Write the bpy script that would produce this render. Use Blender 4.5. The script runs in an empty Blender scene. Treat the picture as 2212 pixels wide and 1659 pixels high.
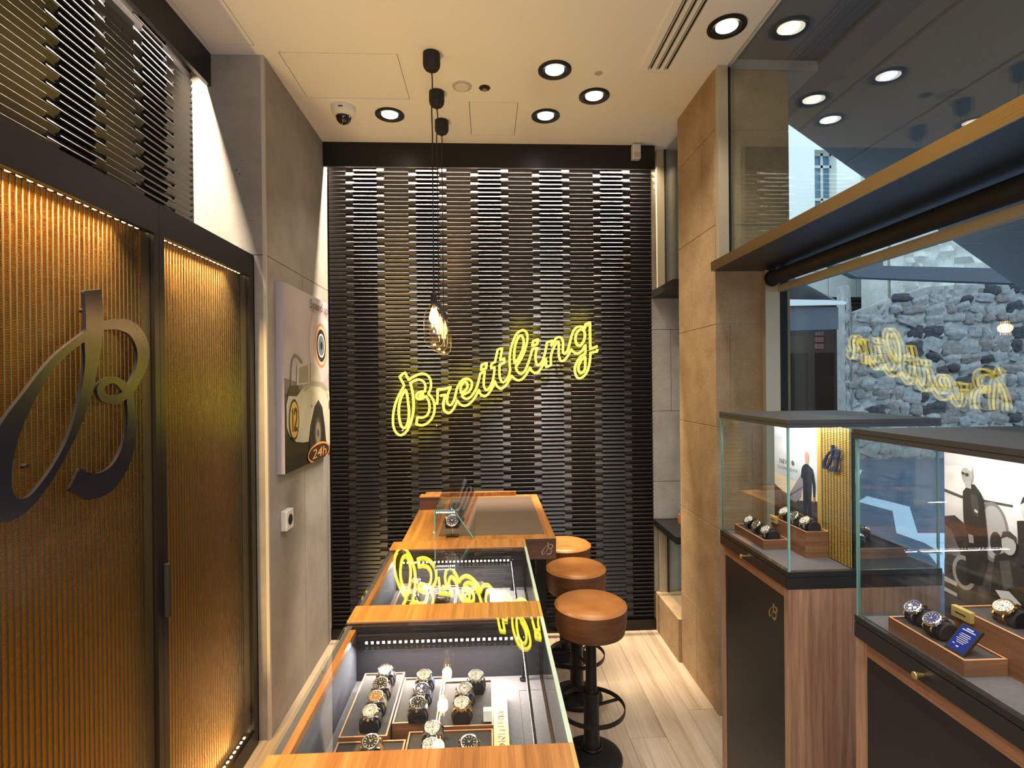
import bpy, bmesh, math, random
from mathutils import Vector, Matrix, Euler

random.seed(7)
SC = bpy.context.scene
COL = SC.collection
PI = math.pi

# ------------------------------------------------------------------ camera
CAM_H = 1.8
cam_d = bpy.data.cameras.new('camera')
cam_d.sensor_fit = 'HORIZONTAL'; cam_d.sensor_width = 36.0
cam_d.lens = 36.0 * 1150.0 / 2212.0
cam_d.clip_start = 0.02; cam_d.clip_end = 200
cam = bpy.data.objects.new('camera', cam_d); COL.objects.link(cam)
yaw, pitch, roll = 0.0462387, -0.0029992, -0.0096149
fw = Vector((math.sin(yaw) * math.cos(pitch), math.cos(yaw) * math.cos(pitch), math.sin(pitch)))
rt = Vector((math.cos(yaw), -math.sin(yaw), 0)); up = rt.cross(fw)
rt2 = rt * math.cos(roll) + up * math.sin(roll); up2 = up * math.cos(roll) - rt * math.sin(roll)
M = Matrix((rt2, up2, -fw)).transposed().to_4x4(); M.translation = Vector((0, 0, CAM_H))
cam.matrix_world = M
SC.camera = cam

# ------------------------------------------------------------------ world, exposure
SC.view_settings.view_transform = 'Standard'; SC.view_settings.look = 'None'
SC.view_settings.exposure = 0.0; SC.view_settings.gamma = 1.0; SC.view_settings.use_curve_mapping = False
W = bpy.data.worlds.new('world'); SC.world = W; W.use_nodes = True
W.node_tree.nodes['Background'].inputs[0].default_value = (0.60, 0.80, 1.0, 1)
W.node_tree.nodes['Background'].inputs[1].default_value = 2.3
try:
    SC.cycles.use_denoising = True
    SC.cycles.max_bounces = 9; SC.cycles.diffuse_bounces = 4; SC.cycles.glossy_bounces = 4
    SC.cycles.transparent_max_bounces = 24; SC.cycles.transmission_bounces = 6
    SC.cycles.sample_clamp_indirect = 4.0; SC.cycles.sample_clamp_direct = 0.0
    SC.cycles.caustics_reflective = False; SC.cycles.caustics_refractive = False
except Exception:
    pass

WARM = (1.0, 0.89, 0.77); NEUT = (1.0, 0.955, 0.91); COVE = (1.0, 0.83, 0.63); COOL = (1.0, 0.93, 0.84)
def spot(x, y, z, power, color=NEUT, ang=100, blend=0.9, size=0.04):
    l = bpy.data.lights.new('downlight_beam', 'SPOT'); l.energy = power; l.color = color
    l.spot_size = math.radians(ang); l.spot_blend = blend; l.shadow_soft_size = size
    o = bpy.data.objects.new('downlight_beam', l); o.location = (x, y, z); COL.objects.link(o); return o
def area(name, loc, sx, sy, power, color, rot=(0, 0, 0), spread=180):
    l = bpy.data.lights.new(name, 'AREA'); l.shape = 'RECTANGLE'; l.size = sx; l.size_y = sy
    l.energy = power; l.color = color; l.spread = math.radians(spread)
    o = bpy.data.objects.new(name, l); o.location = loc; o.rotation_euler = rot; COL.objects.link(o); return o
ZC = 3.465
# the five downlights in view and unseen ones added as further rows to light the room
for (x, y, c, p) in ((-0.587, 3.33, WARM, 26), (0.375, 2.83, NEUT, 40), (0.638, 3.08, WARM, 40), (0.38, 3.319, NEUT, 30), (1.0, 2.4585, WARM, 40)):
    spot(x, y, ZC - 0.03, p, c)
for (x, y) in ((-0.6, 1.5), (0.4, 1.5), (1.0, 1.2), (-0.6, 0.2), (0.4, 0.2), (1.0, -0.1), (-0.6, -1.2), (0.4, -1.2)):
    spot(x, y, ZC - 0.03, 46, NEUT, ang=110)
# LED lines in the two coves, shining down the faceted tiles
area('cove_led_back', (0.05, 3.757, 3.394), 2.2, 0.012, 120, COVE, spread=130)
area('cove_led_left', (-1.415, 1.08, 3.40), 0.012, 3.16, 210, COVE, spread=130)
# unseen fill points added behind the camera to brighten the ceiling
for (x, y) in ((-0.5, -0.7), (0.5, -0.9), (0.0, -1.8)):
    l = bpy.data.lights.new('ceiling_fill', 'POINT'); l.energy = 30; l.color = (1.0, 0.95, 0.90); l.shadow_soft_size = 0.12
    o = bpy.data.objects.new('ceiling_fill', l); o.location = (x, y, 2.15); COL.objects.link(o)
# outline of the script tubes on the back wall, traced from image pixels (x, z in metres; c marks a sharp bend)
NEON = [
    (1, "-0.549,1.824,c -0.574,1.877,c -0.612,1.848,c -0.580,1.785,c -0.610,1.734 -0.637,1.675 -0.654,1.613 -0.661,1.551 -0.657,1.497 -0.639,1.457 -0.610,1.439 -0.576,1.456 -0.547,1.502 -0.527,1.564 -0.517,1.627 -0.518,1.689 -0.525,1.749 -0.538,1.803,c -0.513,1.817 -0.476,1.826 -0.445,1.810 -0.433,1.779 -0.438,1.741,c -0.461,1.743 -0.486,1.733 -0.498,1.714 -0.490,1.694 -0.468,1.689 -0.446,1.698 -0.429,1.710,c -0.412,1.676 -0.406,1.635 -0.413,1.594 -0.432,1.569 -0.463,1.559 -0.491,1.564,c -0.500,1.514,c -0.464,1.506 -0.429,1.516 -0.398,1.544 -0.377,1.584 -0.371,1.628 -0.376,1.672 -0.393,1.703 -0.413,1.727,c -0.399,1.760 -0.394,1.797 -0.404,1.838 -0.429,1.862 -0.463,1.867 -0.500,1.854 -0.525,1.841"),
    (1, "-0.571,1.758,c -0.598,1.712 -0.615,1.659 -0.620,1.603 -0.615,1.544 -0.603,1.503 -0.583,1.489 -0.564,1.509 -0.553,1.549 -0.549,1.605 -0.555,1.674 -0.562,1.724"),
    (1, "-0.475,1.714 -0.460,1.725 -0.450,1.722 -0.458,1.710 -0.471,1.707"),
    (0, "-0.354,1.649,c -0.349,1.706 -0.349,1.756,c -0.320,1.756 -0.292,1.761 -0.256,1.773,c -0.274,1.731 -0.283,1.687 -0.282,1.662 -0.265,1.644 -0.246,1.658 -0.230,1.693 -0.222,1.727 -0.214,1.758 -0.198,1.793 -0.173,1.821 -0.142,1.829 -0.117,1.817 -0.108,1.792 -0.117,1.757 -0.139,1.732 -0.180,1.712,c -0.168,1.695 -0.146,1.687 -0.121,1.698 -0.096,1.729 -0.076,1.766 -0.062,1.810 -0.049,1.865,c -0.016,1.879,c -0.024,1.829 -0.026,1.791 -0.020,1.763 -0.006,1.748 0.014,1.765 0.034,1.803 0.047,1.859 0.052,1.910,c 0.027,1.900,c 0.030,1.932,c 0.056,1.945,c 0.066,1.992 0.076,2.033,c 0.107,2.042,c 0.099,1.998 0.091,1.957,c 0.122,1.971,c 0.120,1.938,c 0.087,1.927,c 0.085,1.882 0.088,1.841 0.097,1.812 0.111,1.801 0.130,1.815 0.149,1.843 0.162,1.887,c 0.158,1.928 0.160,1.985 0.170,2.045 0.190,2.104 0.215,2.148 0.253,2.168 0.279,2.151 0.286,2.113 0.274,2.050 0.255,1.997 0.232,1.953 0.200,1.906,c 0.213,1.877 0.235,1.860 0.260,1.874 0.283,1.918 0.302,1.971 0.319,2.034,c 0.353,2.043,c 0.343,1.996 0.343,1.958 0.349,1.930 0.360,1.919 0.378,1.933 0.397,1.964 0.413,2.021 0.423,2.078,c 0.460,2.094,c 0.454,2.055,c 0.478,2.095 0.491,2.111 0.510,2.117 0.529,2.108 0.538,2.079 0.536,2.035 0.537,2.010 0.550,2.000 0.569,2.022 0.582,2.060 0.592,2.098 0.605,2.142 0.628,2.180 0.663,2.192 0.698,2.180,c 0.698,2.207,c 0.732,2.221,c 0.731,2.132 0.732,2.029,c 0.783,2.052,c"),
    (0, "-0.332,1.711,c -0.294,1.718,c -0.305,1.681 -0.310,1.647 -0.303,1.609 -0.277,1.590 -0.250,1.605 -0.228,1.639 -0.212,1.678,c -0.193,1.651 -0.162,1.639 -0.131,1.651 -0.099,1.682 -0.077,1.716 -0.059,1.752,c -0.052,1.725 -0.030,1.706 -0.005,1.711 0.020,1.740 0.040,1.775 0.054,1.812,c 0.064,1.781 0.092,1.757 0.120,1.770 0.146,1.802 0.172,1.849,c 0.190,1.827 0.219,1.814 0.250,1.827 0.276,1.858 0.303,1.907,c 0.314,1.880 0.339,1.866 0.365,1.879 0.390,1.914 0.416,1.967,c 0.416,1.905,c 0.451,1.919,c 0.450,1.966 0.458,2.010 0.477,2.054 0.497,2.084 0.509,2.073 0.506,2.029 0.507,1.991 0.515,1.959 0.530,1.947 0.553,1.962 0.579,1.997 0.596,2.033,c 0.611,2.012 0.636,2.001 0.661,2.009 0.681,2.031 0.697,2.064,c 0.697,2.002,c 0.664,1.980 0.639,1.946 0.622,1.905 0.622,1.867 0.634,1.835 0.653,1.824 0.682,1.838 0.708,1.872 0.725,1.926 0.731,1.974 0.731,2.005,c 0.780,2.013,c 0.783,2.030,c"),
    (1, "-0.185,1.730,c -0.188,1.761 -0.179,1.789 -0.161,1.805 -0.145,1.801 -0.139,1.779 -0.149,1.754 -0.167,1.739"),
    (1, "-0.039,1.926,c -0.003,1.938,c -0.008,1.901,c -0.044,1.888,c"),
    (1, "0.194,1.931,c 0.190,1.966 0.192,2.016 0.202,2.073 0.221,2.117 0.239,2.129 0.255,2.113 0.259,2.079 0.249,2.028 0.226,1.978"),
    (1, "0.325,2.089,c 0.360,2.103,c 0.354,2.069,c 0.319,2.055,c"),
    (1, "0.661,2.170 0.685,2.164 0.695,2.132 0.688,2.094 0.668,2.063 0.651,2.056 0.633,2.072 0.627,2.107 0.636,2.145"),
    (1, "0.696,1.979,c 0.667,1.952 0.649,1.917 0.646,1.889 0.654,1.866 0.666,1.862 0.683,1.873 0.694,1.898 0.696,1.942"),
]
# outline of the script letter traced from image pixels, unit height
MONOGRAM = [
    "0.497,0.975,c 0.604,1.000,c 0.616,0.927 0.617,0.844,c 0.743,0.875 0.845,0.867 0.926,0.817 0.967,0.738 0.958,0.655 0.908,0.581 0.832,0.492,c 0.844,0.412 0.856,0.340 0.847,0.252 0.806,0.143 0.729,0.053 0.634,0.005 0.525,0.000 0.455,0.027 0.400,0.069,c 0.462,0.159,c 0.517,0.127 0.580,0.116 0.659,0.136 0.720,0.190 0.764,0.270 0.784,0.363 0.780,0.467,c 0.724,0.443 0.653,0.444 0.597,0.464 0.570,0.505 0.582,0.541 0.621,0.569 0.678,0.580 0.738,0.570 0.794,0.536,c 0.847,0.607 0.869,0.696 0.843,0.766 0.792,0.805 0.706,0.816 0.614,0.805,c 0.601,0.715 0.572,0.601 0.522,0.459 0.449,0.325 0.362,0.201 0.273,0.101 0.191,0.036 0.122,0.013 0.079,0.011 0.045,0.027 0.015,0.078 0.000,0.156 0.004,0.242 0.035,0.332 0.085,0.414 0.159,0.496 0.256,0.602 0.352,0.688 0.505,0.790,c 0.505,0.887",
    "0.496,0.739,c 0.416,0.688 0.324,0.610 0.254,0.525 0.189,0.424 0.142,0.327 0.115,0.231 0.110,0.147 0.124,0.105 0.146,0.087 0.192,0.090 0.257,0.140 0.327,0.213 0.392,0.308 0.451,0.446 0.494,0.615",
    "0.620,0.521 0.655,0.543 0.701,0.541 0.749,0.502,c 0.701,0.488 0.642,0.489",
]
# ------------------------------------------------------------------ mesh helpers
class MB:
    def __init__(s): s.v = []; s.f = []; s.m = []
    def add(s, vs, fs, m=0):
        n = len(s.v); s.v += [tuple(p) for p in vs]; s.f += [tuple(i + n for i in f) for f in fs]; s.m += [m] * len(fs); return s
    def box(s, x0, x1, y0, y1, z0, z1, m=0):
        return s.add([(x0,y0,z0),(x1,y0,z0),(x1,y1,z0),(x0,y1,z0),(x0,y0,z1),(x1,y0,z1),(x1,y1,z1),(x0,y1,z1)],
                     [(0,3,2,1),(4,5,6,7),(0,1,5,4),(1,2,6,5),(2,3,7,6),(3,0,4,7)], m)
    def bbox(s, x0, x1, y0, y1, z0, z1, b=0.003, m=0):
        # box with chamfered edges
        bm = bmesh.new(); bmesh.ops.create_cube(bm, size=1)
        for v in bm.verts: v.co = Vector(((x0+x1)/2 + v.co.x*(x1-x0), (y0+y1)/2 + v.co.y*(y1-y0), (z0+z1)/2 + v.co.z*(z1-z0)))
        bmesh.ops.bevel(bm, geom=bm.edges[:], offset=b, segments=2, profile=0.5, affect='EDGES')
        s.bm(bm, m); return s
    def bm(s, bm, m=0):
        bm.verts.index_update(); s.add([v.co[:] for v in bm.verts], [[v.index for v in f.verts] for f in bm.faces], m); bm.free(); return s
    def quad(s, a, b, c, d, m=0): return s.add([a,b,c,d], [(0,1,2,3)], m)
    def prism(s, poly, fn, h0, h1, m=0, cap=True):
        # poly: 2D points; fn(u, v, h) -> 3D
        n = len(poly)
        vs = [fn(u, v, h0) for u, v in poly] + [fn(u, v, h1) for u, v in poly]
        fs = [(i, (i+1) % n, n + (i+1) % n, n + i) for i in range(n)]
        if cap: fs += [tuple(range(n-1, -1, -1)), tuple(range(n, 2*n))]
        return s.add(vs, fs, m)
    def lathe(s, prof, c=(0,0,0), n=24, m=0, axis='z', a0=0, a1=2*PI):
        full = abs(a1 - a0 - 2*PI) < 1e-6; k = n if full else n + 1
        vs = []
        for r, z in prof:
            for i in range(k):
                a = a0 + (a1 - a0) * i / n; x, y = r*math.cos(a), r*math.sin(a)
                p = (x, y, z) if axis == 'z' else ((z, x, y) if axis == 'x' else (x, z, y))
                vs.append((c[0]+p[0], c[1]+p[1], c[2]+p[2]))
        fs = []
        for j in range(len(prof)-1):
            for i in range(n):
                i2 = (i+1) % k if full else i+1
                fs.append((j*k+i, j*k+i2, (j+1)*k+i2, (j+1)*k+i))
        return s.add(vs, fs, m)
    def cyl(s, p0, p1, r0, r1=None, n=16, m=0, cap=True):
        r1 = r0 if r1 is None else r1
        p0, p1 = Vector(p0), Vector(p1); d = (p1-p0).normalized()
        a = d.orthogonal().normalized(); b = d.cross(a)
        vs = []
        for p, r in ((p0, r0), (p1, r1)):
            for i in range(n):
                t = 2*PI*i/n; vs.append(p + (a*math.cos(t) + b*math.sin(t))*r)
        fs = [(i, (i+1) % n, n+(i+1) % n, n+i) for i in range(n)]
        if cap: fs += [tuple(range(n-1,-1,-1)), tuple(range(n, 2*n))]
        return s.add(vs, fs, m)
    def tube(s, pts, r, n=6, closed=False, m=0):
        pts = [Vector(p) for p in pts]; N = len(pts); vs = []
        prev = None
        for i, p in enumerate(pts):
            a = pts[(i-1) % N] if (closed or i > 0) else p
            b = pts[(i+1) % N] if (closed or i < N-1) else p
            t = (b-a)
            if t.length < 1e-9: t = Vector((0,0,1))
            t.normalize()
            if prev is None: u = t.orthogonal().normalized()
            else:
                u = prev - t*prev.dot(t)
                u = u.normalized() if u.length > 1e-6 else t.orthogonal().normalized()
            prev = u; w = t.cross(u)
            for k in range(n):
                q = 2*PI*k/n; vs.append(p + (u*math.cos(q) + w*math.sin(q))*r)
        fs = []
        for i in range(N if closed else N-1):
            j = (i+1) % N
            for k in range(n):
                k2 = (k+1) % n; fs.append((i*n+k, i*n+k2, j*n+k2, j*n+k))
        if not closed: fs += [tuple(range(n-1,-1,-1)), tuple(range((N-1)*n, N*n))]
        return s.add(vs, fs, m)
    def build(s, name, mats, parent=None, smooth=False):
        me = bpy.data.meshes.new(name)
        off = Vector((0,0,0))
        if parent is not None: off = wloc(parent)
        me.from_pydata([(p[0]-off.x, p[1]-off.y, p[2]-off.z) for p in s.v], [], s.f)
        mats = mats if isinstance(mats, (list, tuple)) else [mats]
        for m in mats: me.materials.append(m)
        if len(mats) > 1: me.polygons.foreach_set('material_index', s.m)
        me.validate(); me.update()
        if smooth:
            me.polygons.foreach_set('use_smooth', [True]*len(me.polygons))
            try: me.set_sharp_from_angle(angle=math.radians(38))
            except Exception: pass
        return link(name, me, parent)
def wloc(o):
    l = Vector((0,0,0))
    while o is not None: l += Vector(o.location); o = o.parent
    return l
def link(name, data, parent=None, loc=None):
    o = bpy.data.objects.new(name, data); COL.objects.link(o)
    if parent is not None: o.parent = parent
    if loc is not None: o.location = loc
    return o
def tag(o, label=None, cat=None, group=None, kind=None):
    if label: o['label'] = label
    if cat: o['category'] = cat
    if group: o['group'] = group
    if kind: o['kind'] = kind
    return o
def thing(name, label, cat, loc=(0,0,0), group=None, kind=None):
    return tag(link(name, None, None, loc), label, cat, group, kind)
def struct(name, loc=(0,0,0)):
    return tag(link(name, None, None, loc), kind='structure')
def copy_tree(o, parent=None):
    c = o.copy(); COL.objects.link(c); c.parent = parent
    for ch in list(o.children): copy_tree(ch, c)
    return c
def bx(name, mat, parent, x0, x1, y0, y1, z0, z1, b=0):
    m = MB()
    if b: m.bbox(x0,x1,y0,y1,z0,z1,b)
    else: m.box(x0,x1,y0,y1,z0,z1)
    return m.build(name, mat, parent)
def smooth_path(pts, closed, step=5):
    # Catmull-Rom through the points, broken at corners
    n = len(pts); out = []
    rng = range(n if closed else n-1)
    for i in rng:
        p1, p2 = pts[i], pts[(i+1) % n]
        p0 = pts[(i-1) % n] if (closed or i > 0) else p1
        p3 = pts[(i+2) % n] if (closed or i+2 < n) else p2
        a = (p1[0], p1[1]) if p1[2] else (p0[0], p0[1])
        d = (p2[0], p2[1]) if p2[2] else (p3[0], p3[1])
        for k in range(step):
            t = k/step; t2 = t*t; t3 = t2*t
            out.append(tuple(0.5*((2*p1[j]) + (-a[j]+p2[j])*t + (2*a[j]-5*p1[j]+4*p2[j]-d[j])*t2 + (-a[j]+3*p1[j]-3*p2[j]+d[j])*t3) for j in (0,1)))
    if not closed: out.append((pts[-1][0], pts[-1][1]))
    return out
def parse(txt):
    out = []
    for t in txt.split():
        v = t.split(','); out.append((float(v[0]), float(v[1]), len(v) > 2))
    return out
def eval_curve(cu):
    ob = bpy.data.objects.new('tmp', cu); COL.objects.link(ob)
    dg = bpy.context.evaluated_depsgraph_get(); me = bpy.data.meshes.new_from_object(ob.evaluated_get(dg))
    bpy.data.objects.remove(ob); bpy.data.curves.remove(cu); return me
def text_mesh(body, size, extrude=0.0, align='CENTER', shear=0.0, space=1.0):
    cu = bpy.data.curves.new('txt', 'FONT'); cu.body = body; cu.size = size; cu.extrude = extrude
    cu.align_x = align; cu.align_y = 'CENTER'; cu.shear = shear; cu.space_character = space; cu.resolution_u = 3
    return eval_curve(cu)
def flat_curve(loops, extrude):
    cu = bpy.data.curves.new('crv', 'CURVE'); cu.dimensions = '2D'; cu.fill_mode = 'BOTH'; cu.extrude = extrude
    for lp in loops:
        sp = cu.splines.new('POLY'); sp.points.add(len(lp)-1)
        for i, p in enumerate(lp): sp.points[i].co = (p[0], p[1], 0, 1)
        sp.use_cyclic_u = True
    return eval_curve(cu)
def place_mesh(name, me, mat, parent, origin, ux, uy):
    # mesh in its own xy plane -> world plane through origin spanned by ux, uy
    ux, uy = Vector(ux), Vector(uy); uz = ux.cross(uy); o = Vector(origin)
    off = wloc(parent) if parent is not None else Vector((0,0,0))
    for v in me.vertices: v.co = o + ux*v.co.x + uy*v.co.y + uz.normalized()*v.co.z - off
    me.materials.clear(); me.materials.append(mat)
    return link(name, me, parent)

# ------------------------------------------------------------------ materials
def srgb(r, g, b):
    f = lambda c: ((c/255+0.055)/1.055)**2.4 if c > 10 else c/255/12.92
    return (f(r), f(g), f(b))
def new_mat(name):
    m = bpy.data.materials.new(name); m.use_nodes = True; nt = m.node_tree
    return m, nt, nt.nodes['Principled BSDF']
def mat(name, col, rough=0.5, metal=0.0, col2=None, scale=6.0, detail=4.0, stretch=(1,1,1), bump=0.0, bscale=None, spec=0.5, lo=0.35, hi=0.65, coat=0.0):
    m, nt, p = new_mat(name); N, L = nt.nodes, nt.links
    p.inputs['Base Color'].default_value = (*col, 1); p.inputs['Roughness'].default_value = rough; p.inputs['Metallic'].default_value = metal
    p.inputs['Specular IOR Level'].default_value = spec
    if coat: p.inputs['Coat Weight'].default_value = coat; p.inputs['Coat Roughness'].default_value = 0.15
    if col2 is not None or bump:
        tc = N.new('ShaderNodeTexCoord'); mp = N.new('ShaderNodeMapping'); mp.inputs['Scale'].default_value = stretch
        L.new(tc.outputs['Object'], mp.inputs['Vector'])
        nz = N.new('ShaderNodeTexNoise'); nz.inputs['Scale'].default_value = scale; nz.inputs['Detail'].default_value = detail
        L.new(mp.outputs[0], nz.inputs['Vector'])
        if col2 is not None:
            rp = N.new('ShaderNodeValToRGB'); rp.color_ramp.elements[0].color = (*col, 1); rp.color_ramp.elements[1].color = (*col2, 1)
            rp.color_ramp.elements[0].position = lo; rp.color_ramp.elements[1].position = hi
            L.new(nz.outputs['Fac'], rp.inputs[0]); L.new(rp.outputs[0], p.inputs['Base Color'])
        if bump:
            n2 = nz
            if bscale:
                n2 = N.new('ShaderNodeTexNoise'); n2.inputs['Scale'].default_value = bscale; n2.inputs['Detail'].default_value = 6
                L.new(mp.outputs[0], n2.inputs['Vector'])
            bp = N.new('ShaderNodeBump'); bp.inputs['Strength'].default_value = bump; bp.inputs['Distance'].default_value = 0.01
            L.new(n2.outputs['Fac'], bp.inputs['Height']); L.new(bp.outputs[0], p.inputs['Normal'])
    return m
def wood(name, a, b, c, axis='y', scale=30.0, rough=0.35, bump=0.08):
    # long streaks along one axis, three tones
    m, nt, p = new_mat(name); N, L = nt.nodes, nt.links
    tc = N.new('ShaderNodeTexCoord'); mp = N.new('ShaderNodeMapping')
    mp.inputs['Scale'].default_value = {'x': (0.035,1,1), 'y': (1,0.035,1), 'z': (1,1,0.035)}[axis]
    L.new(tc.outputs['Object'], mp.inputs['Vector'])
    n1 = N.new('ShaderNodeTexNoise'); n1.inputs['Scale'].default_value = scale; n1.inputs['Detail'].default_value = 5; n1.inputs['Distortion'].default_value = 0.6
    n2 = N.new('ShaderNodeTexNoise'); n2.inputs['Scale'].default_value = scale*7; n2.inputs['Detail'].default_value = 3
    L.new(mp.outputs[0], n1.inputs['Vector']); L.new(mp.outputs[0], n2.inputs['Vector'])
    ad = N.new('ShaderNodeMath'); ad.operation = 'MULTIPLY_ADD'; ad.inputs[1].default_value = 0.35; L.new(n2.outputs['Fac'], ad.inputs[0])
    sc = N.new('ShaderNodeMath'); sc.operation = 'MULTIPLY'; sc.inputs[1].default_value = 0.65; L.new(n1.outputs['Fac'], sc.inputs[0]); L.new(sc.outputs[0], ad.inputs[2])
    rp = N.new('ShaderNodeValToRGB'); e = rp.color_ramp.elements
    e[0].position = 0.36; e[0].color = (*c, 1); e[1].position = 0.66; e[1].color = (*a, 1)
    mid = e.new(0.5); mid.color = (*b, 1)
    L.new(ad.outputs[0], rp.inputs[0]); L.new(rp.outputs[0], p.inputs['Base Color'])
    p.inputs['Roughness'].default_value = rough
    bp = N.new('ShaderNodeBump'); bp.inputs['Strength'].default_value = bump; bp.inputs['Distance'].default_value = 0.004
    L.new(ad.outputs[0], bp.inputs['Height']); L.new(bp.outputs[0], p.inputs['Normal'])
    return m
def pane(name, tint=(1,1,1), f0=0.04, refl=(1,1,1), k=1.0, rough=0.0):
    # window glass: see-through with Schlick reflection on each face
    m = bpy.data.materials.new(name); m.use_nodes = True; nt = m.node_tree; N, L = nt.nodes, nt.links; N.clear()
    out = N.new('ShaderNodeOutputMaterial'); mx = N.new('ShaderNodeMixShader')
    tr = N.new('ShaderNodeBsdfTransparent'); tr.inputs[0].default_value = (*tint, 1)
    gl = N.new('ShaderNodeBsdfGlossy'); gl.inputs['Color'].default_value = (*refl, 1); gl.inputs['Roughness'].default_value = rough
    ge = N.new('ShaderNodeNewGeometry'); dt = N.new('ShaderNodeVectorMath'); dt.operation = 'DOT_PRODUCT'
    L.new(ge.outputs['Incoming'], dt.inputs[0]); L.new(ge.outputs['Normal'], dt.inputs[1])
    ab = N.new('ShaderNodeMath'); ab.operation = 'ABSOLUTE'; L.new(dt.outputs['Value'], ab.inputs[0])
    om = N.new('ShaderNodeMath'); om.operation = 'SUBTRACT'; om.inputs[0].default_value = 1.0; L.new(ab.outputs[0], om.inputs[1])
    pw = N.new('ShaderNodeMath'); pw.operation = 'POWER'; pw.inputs[1].default_value = 5.0; L.new(om.outputs[0], pw.inputs[0])
    ma = N.new('ShaderNodeMath'); ma.operation = 'MULTIPLY_ADD'; ma.inputs[1].default_value = (1-f0)*k; ma.inputs[2].default_value = f0*k; ma.use_clamp = True
    L.new(pw.outputs[0], ma.inputs[0]); L.new(ma.outputs[0], mx.inputs[0]); L.new(tr.outputs[0], mx.inputs[1]); L.new(gl.outputs[0], mx.inputs[2])
    L.new(mx.outputs[0], out.inputs[0])
    return m
def emit(name, col, strength):
    m = bpy.data.materials.new(name); m.use_nodes = True; nt = m.node_tree; N = nt.nodes; N.clear()
    out = N.new('ShaderNodeOutputMaterial'); e = N.new('ShaderNodeEmission'); e.inputs[0].default_value = (*col, 1); e.inputs[1].default_value = strength
    nt.links.new(e.outputs[0], out.inputs[0]); return m
def stone_mat(name, a, b, c, rough=0.8, scale=5.0, bump=0.35):
    m, nt, p = new_mat(name); N, L = nt.nodes, nt.links
    tc = N.new('ShaderNodeTexCoord')
    n1 = N.new('ShaderNodeTexNoise'); n1.inputs['Scale'].default_value = scale; n1.inputs['Detail'].default_value = 8; n1.inputs['Roughness'].default_value = 0.65
    n2 = N.new('ShaderNodeTexNoise'); n2.inputs['Scale'].default_value = scale*22; n2.inputs['Detail'].default_value = 4
    L.new(tc.outputs['Object'], n1.inputs['Vector']); L.new(tc.outputs['Object'], n2.inputs['Vector'])
    rp = N.new('ShaderNodeValToRGB'); e = rp.color_ramp.elements
    e[0].position = 0.3; e[0].color = (*c, 1); e[1].position = 0.7; e[1].color = (*a, 1); mm = e.new(0.5); mm.color = (*b, 1)
    mx = N.new('ShaderNodeMath'); mx.operation = 'MULTIPLY_ADD'; mx.inputs[1].default_value = 0.4; L.new(n2.outputs['Fac'], mx.inputs[0])
    m2 = N.new('ShaderNodeMath'); m2.operation = 'MULTIPLY'; m2.inputs[1].default_value = 0.6; L.new(n1.outputs['Fac'], m2.inputs[0]); L.new(m2.outputs[0], mx.inputs[2])
    L.new(mx.outputs[0], rp.inputs[0]); L.new(rp.outputs[0], p.inputs['Base Color'])
    p.inputs['Roughness'].default_value = rough
    bp = N.new('ShaderNodeBump'); bp.inputs['Strength'].default_value = bump; bp.inputs['Distance'].default_value = 0.006
    L.new(mx.outputs[0], bp.inputs['Height']); L.new(bp.outputs[0], p.inputs['Normal'])
    return m
def concrete_mat(name, a, b):
    # cast panels: soft mottling and small dark blowholes
    m, nt, p = new_mat(name); N, L = nt.nodes, nt.links
    tc = N.new('ShaderNodeTexCoord')
    n1 = N.new('ShaderNodeTexNoise'); n1.inputs['Scale'].default_value = 3.0; n1.inputs['Detail'].default_value = 9; n1.inputs['Roughness'].default_value = 0.7
    L.new(tc.outputs['Object'], n1.inputs['Vector'])
    rp = N.new('ShaderNodeValToRGB'); e = rp.color_ramp.elements; e[0].position = 0.35; e[0].color = (*b, 1); e[1].position = 0.65; e[1].color = (*a, 1)
    L.new(n1.outputs['Fac'], rp.inputs[0])
    vo = N.new('ShaderNodeTexVoronoi'); vo.inputs['Scale'].default_value = 24.0; L.new(tc.outputs['Object'], vo.inputs['Vector'])
    n3 = N.new('ShaderNodeTexNoise'); n3.inputs['Scale'].default_value = 7.0; L.new(tc.outputs['Object'], n3.inputs['Vector'])
    th = N.new('ShaderNodeMapRange'); th.inputs['From Min'].default_value = 0.45; th.inputs['From Max'].default_value = 0.75; th.inputs['To Min'].default_value = 0.0; th.inputs['To Max'].default_value = 0.12
    L.new(n3.outputs['Fac'], th.inputs['Value'])
    lt = N.new('ShaderNodeMath'); lt.operation = 'LESS_THAN'; L.new(vo.outputs['Distance'], lt.inputs[0]); L.new(th.outputs[0], lt.inputs[1])
    mx = N.new('ShaderNodeMixRGB'); L.new(lt.outputs[0], mx.inputs[0]); L.new(rp.outputs[0], mx.inputs[1]); mx.inputs[2].default_value = (b[0]*0.3, b[1]*0.3, b[2]*0.3, 1)
    L.new(mx.outputs[0], p.inputs['Base Color']); p.inputs['Roughness'].default_value = 0.75
    bp = N.new('ShaderNodeBump'); bp.inputs['Strength'].default_value = 0.25; bp.inputs['Distance'].default_value = 0.004; bp.invert = True
    L.new(lt.outputs[0], bp.inputs['Height']); L.new(bp.outputs[0], p.inputs['Normal'])
    return m

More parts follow.
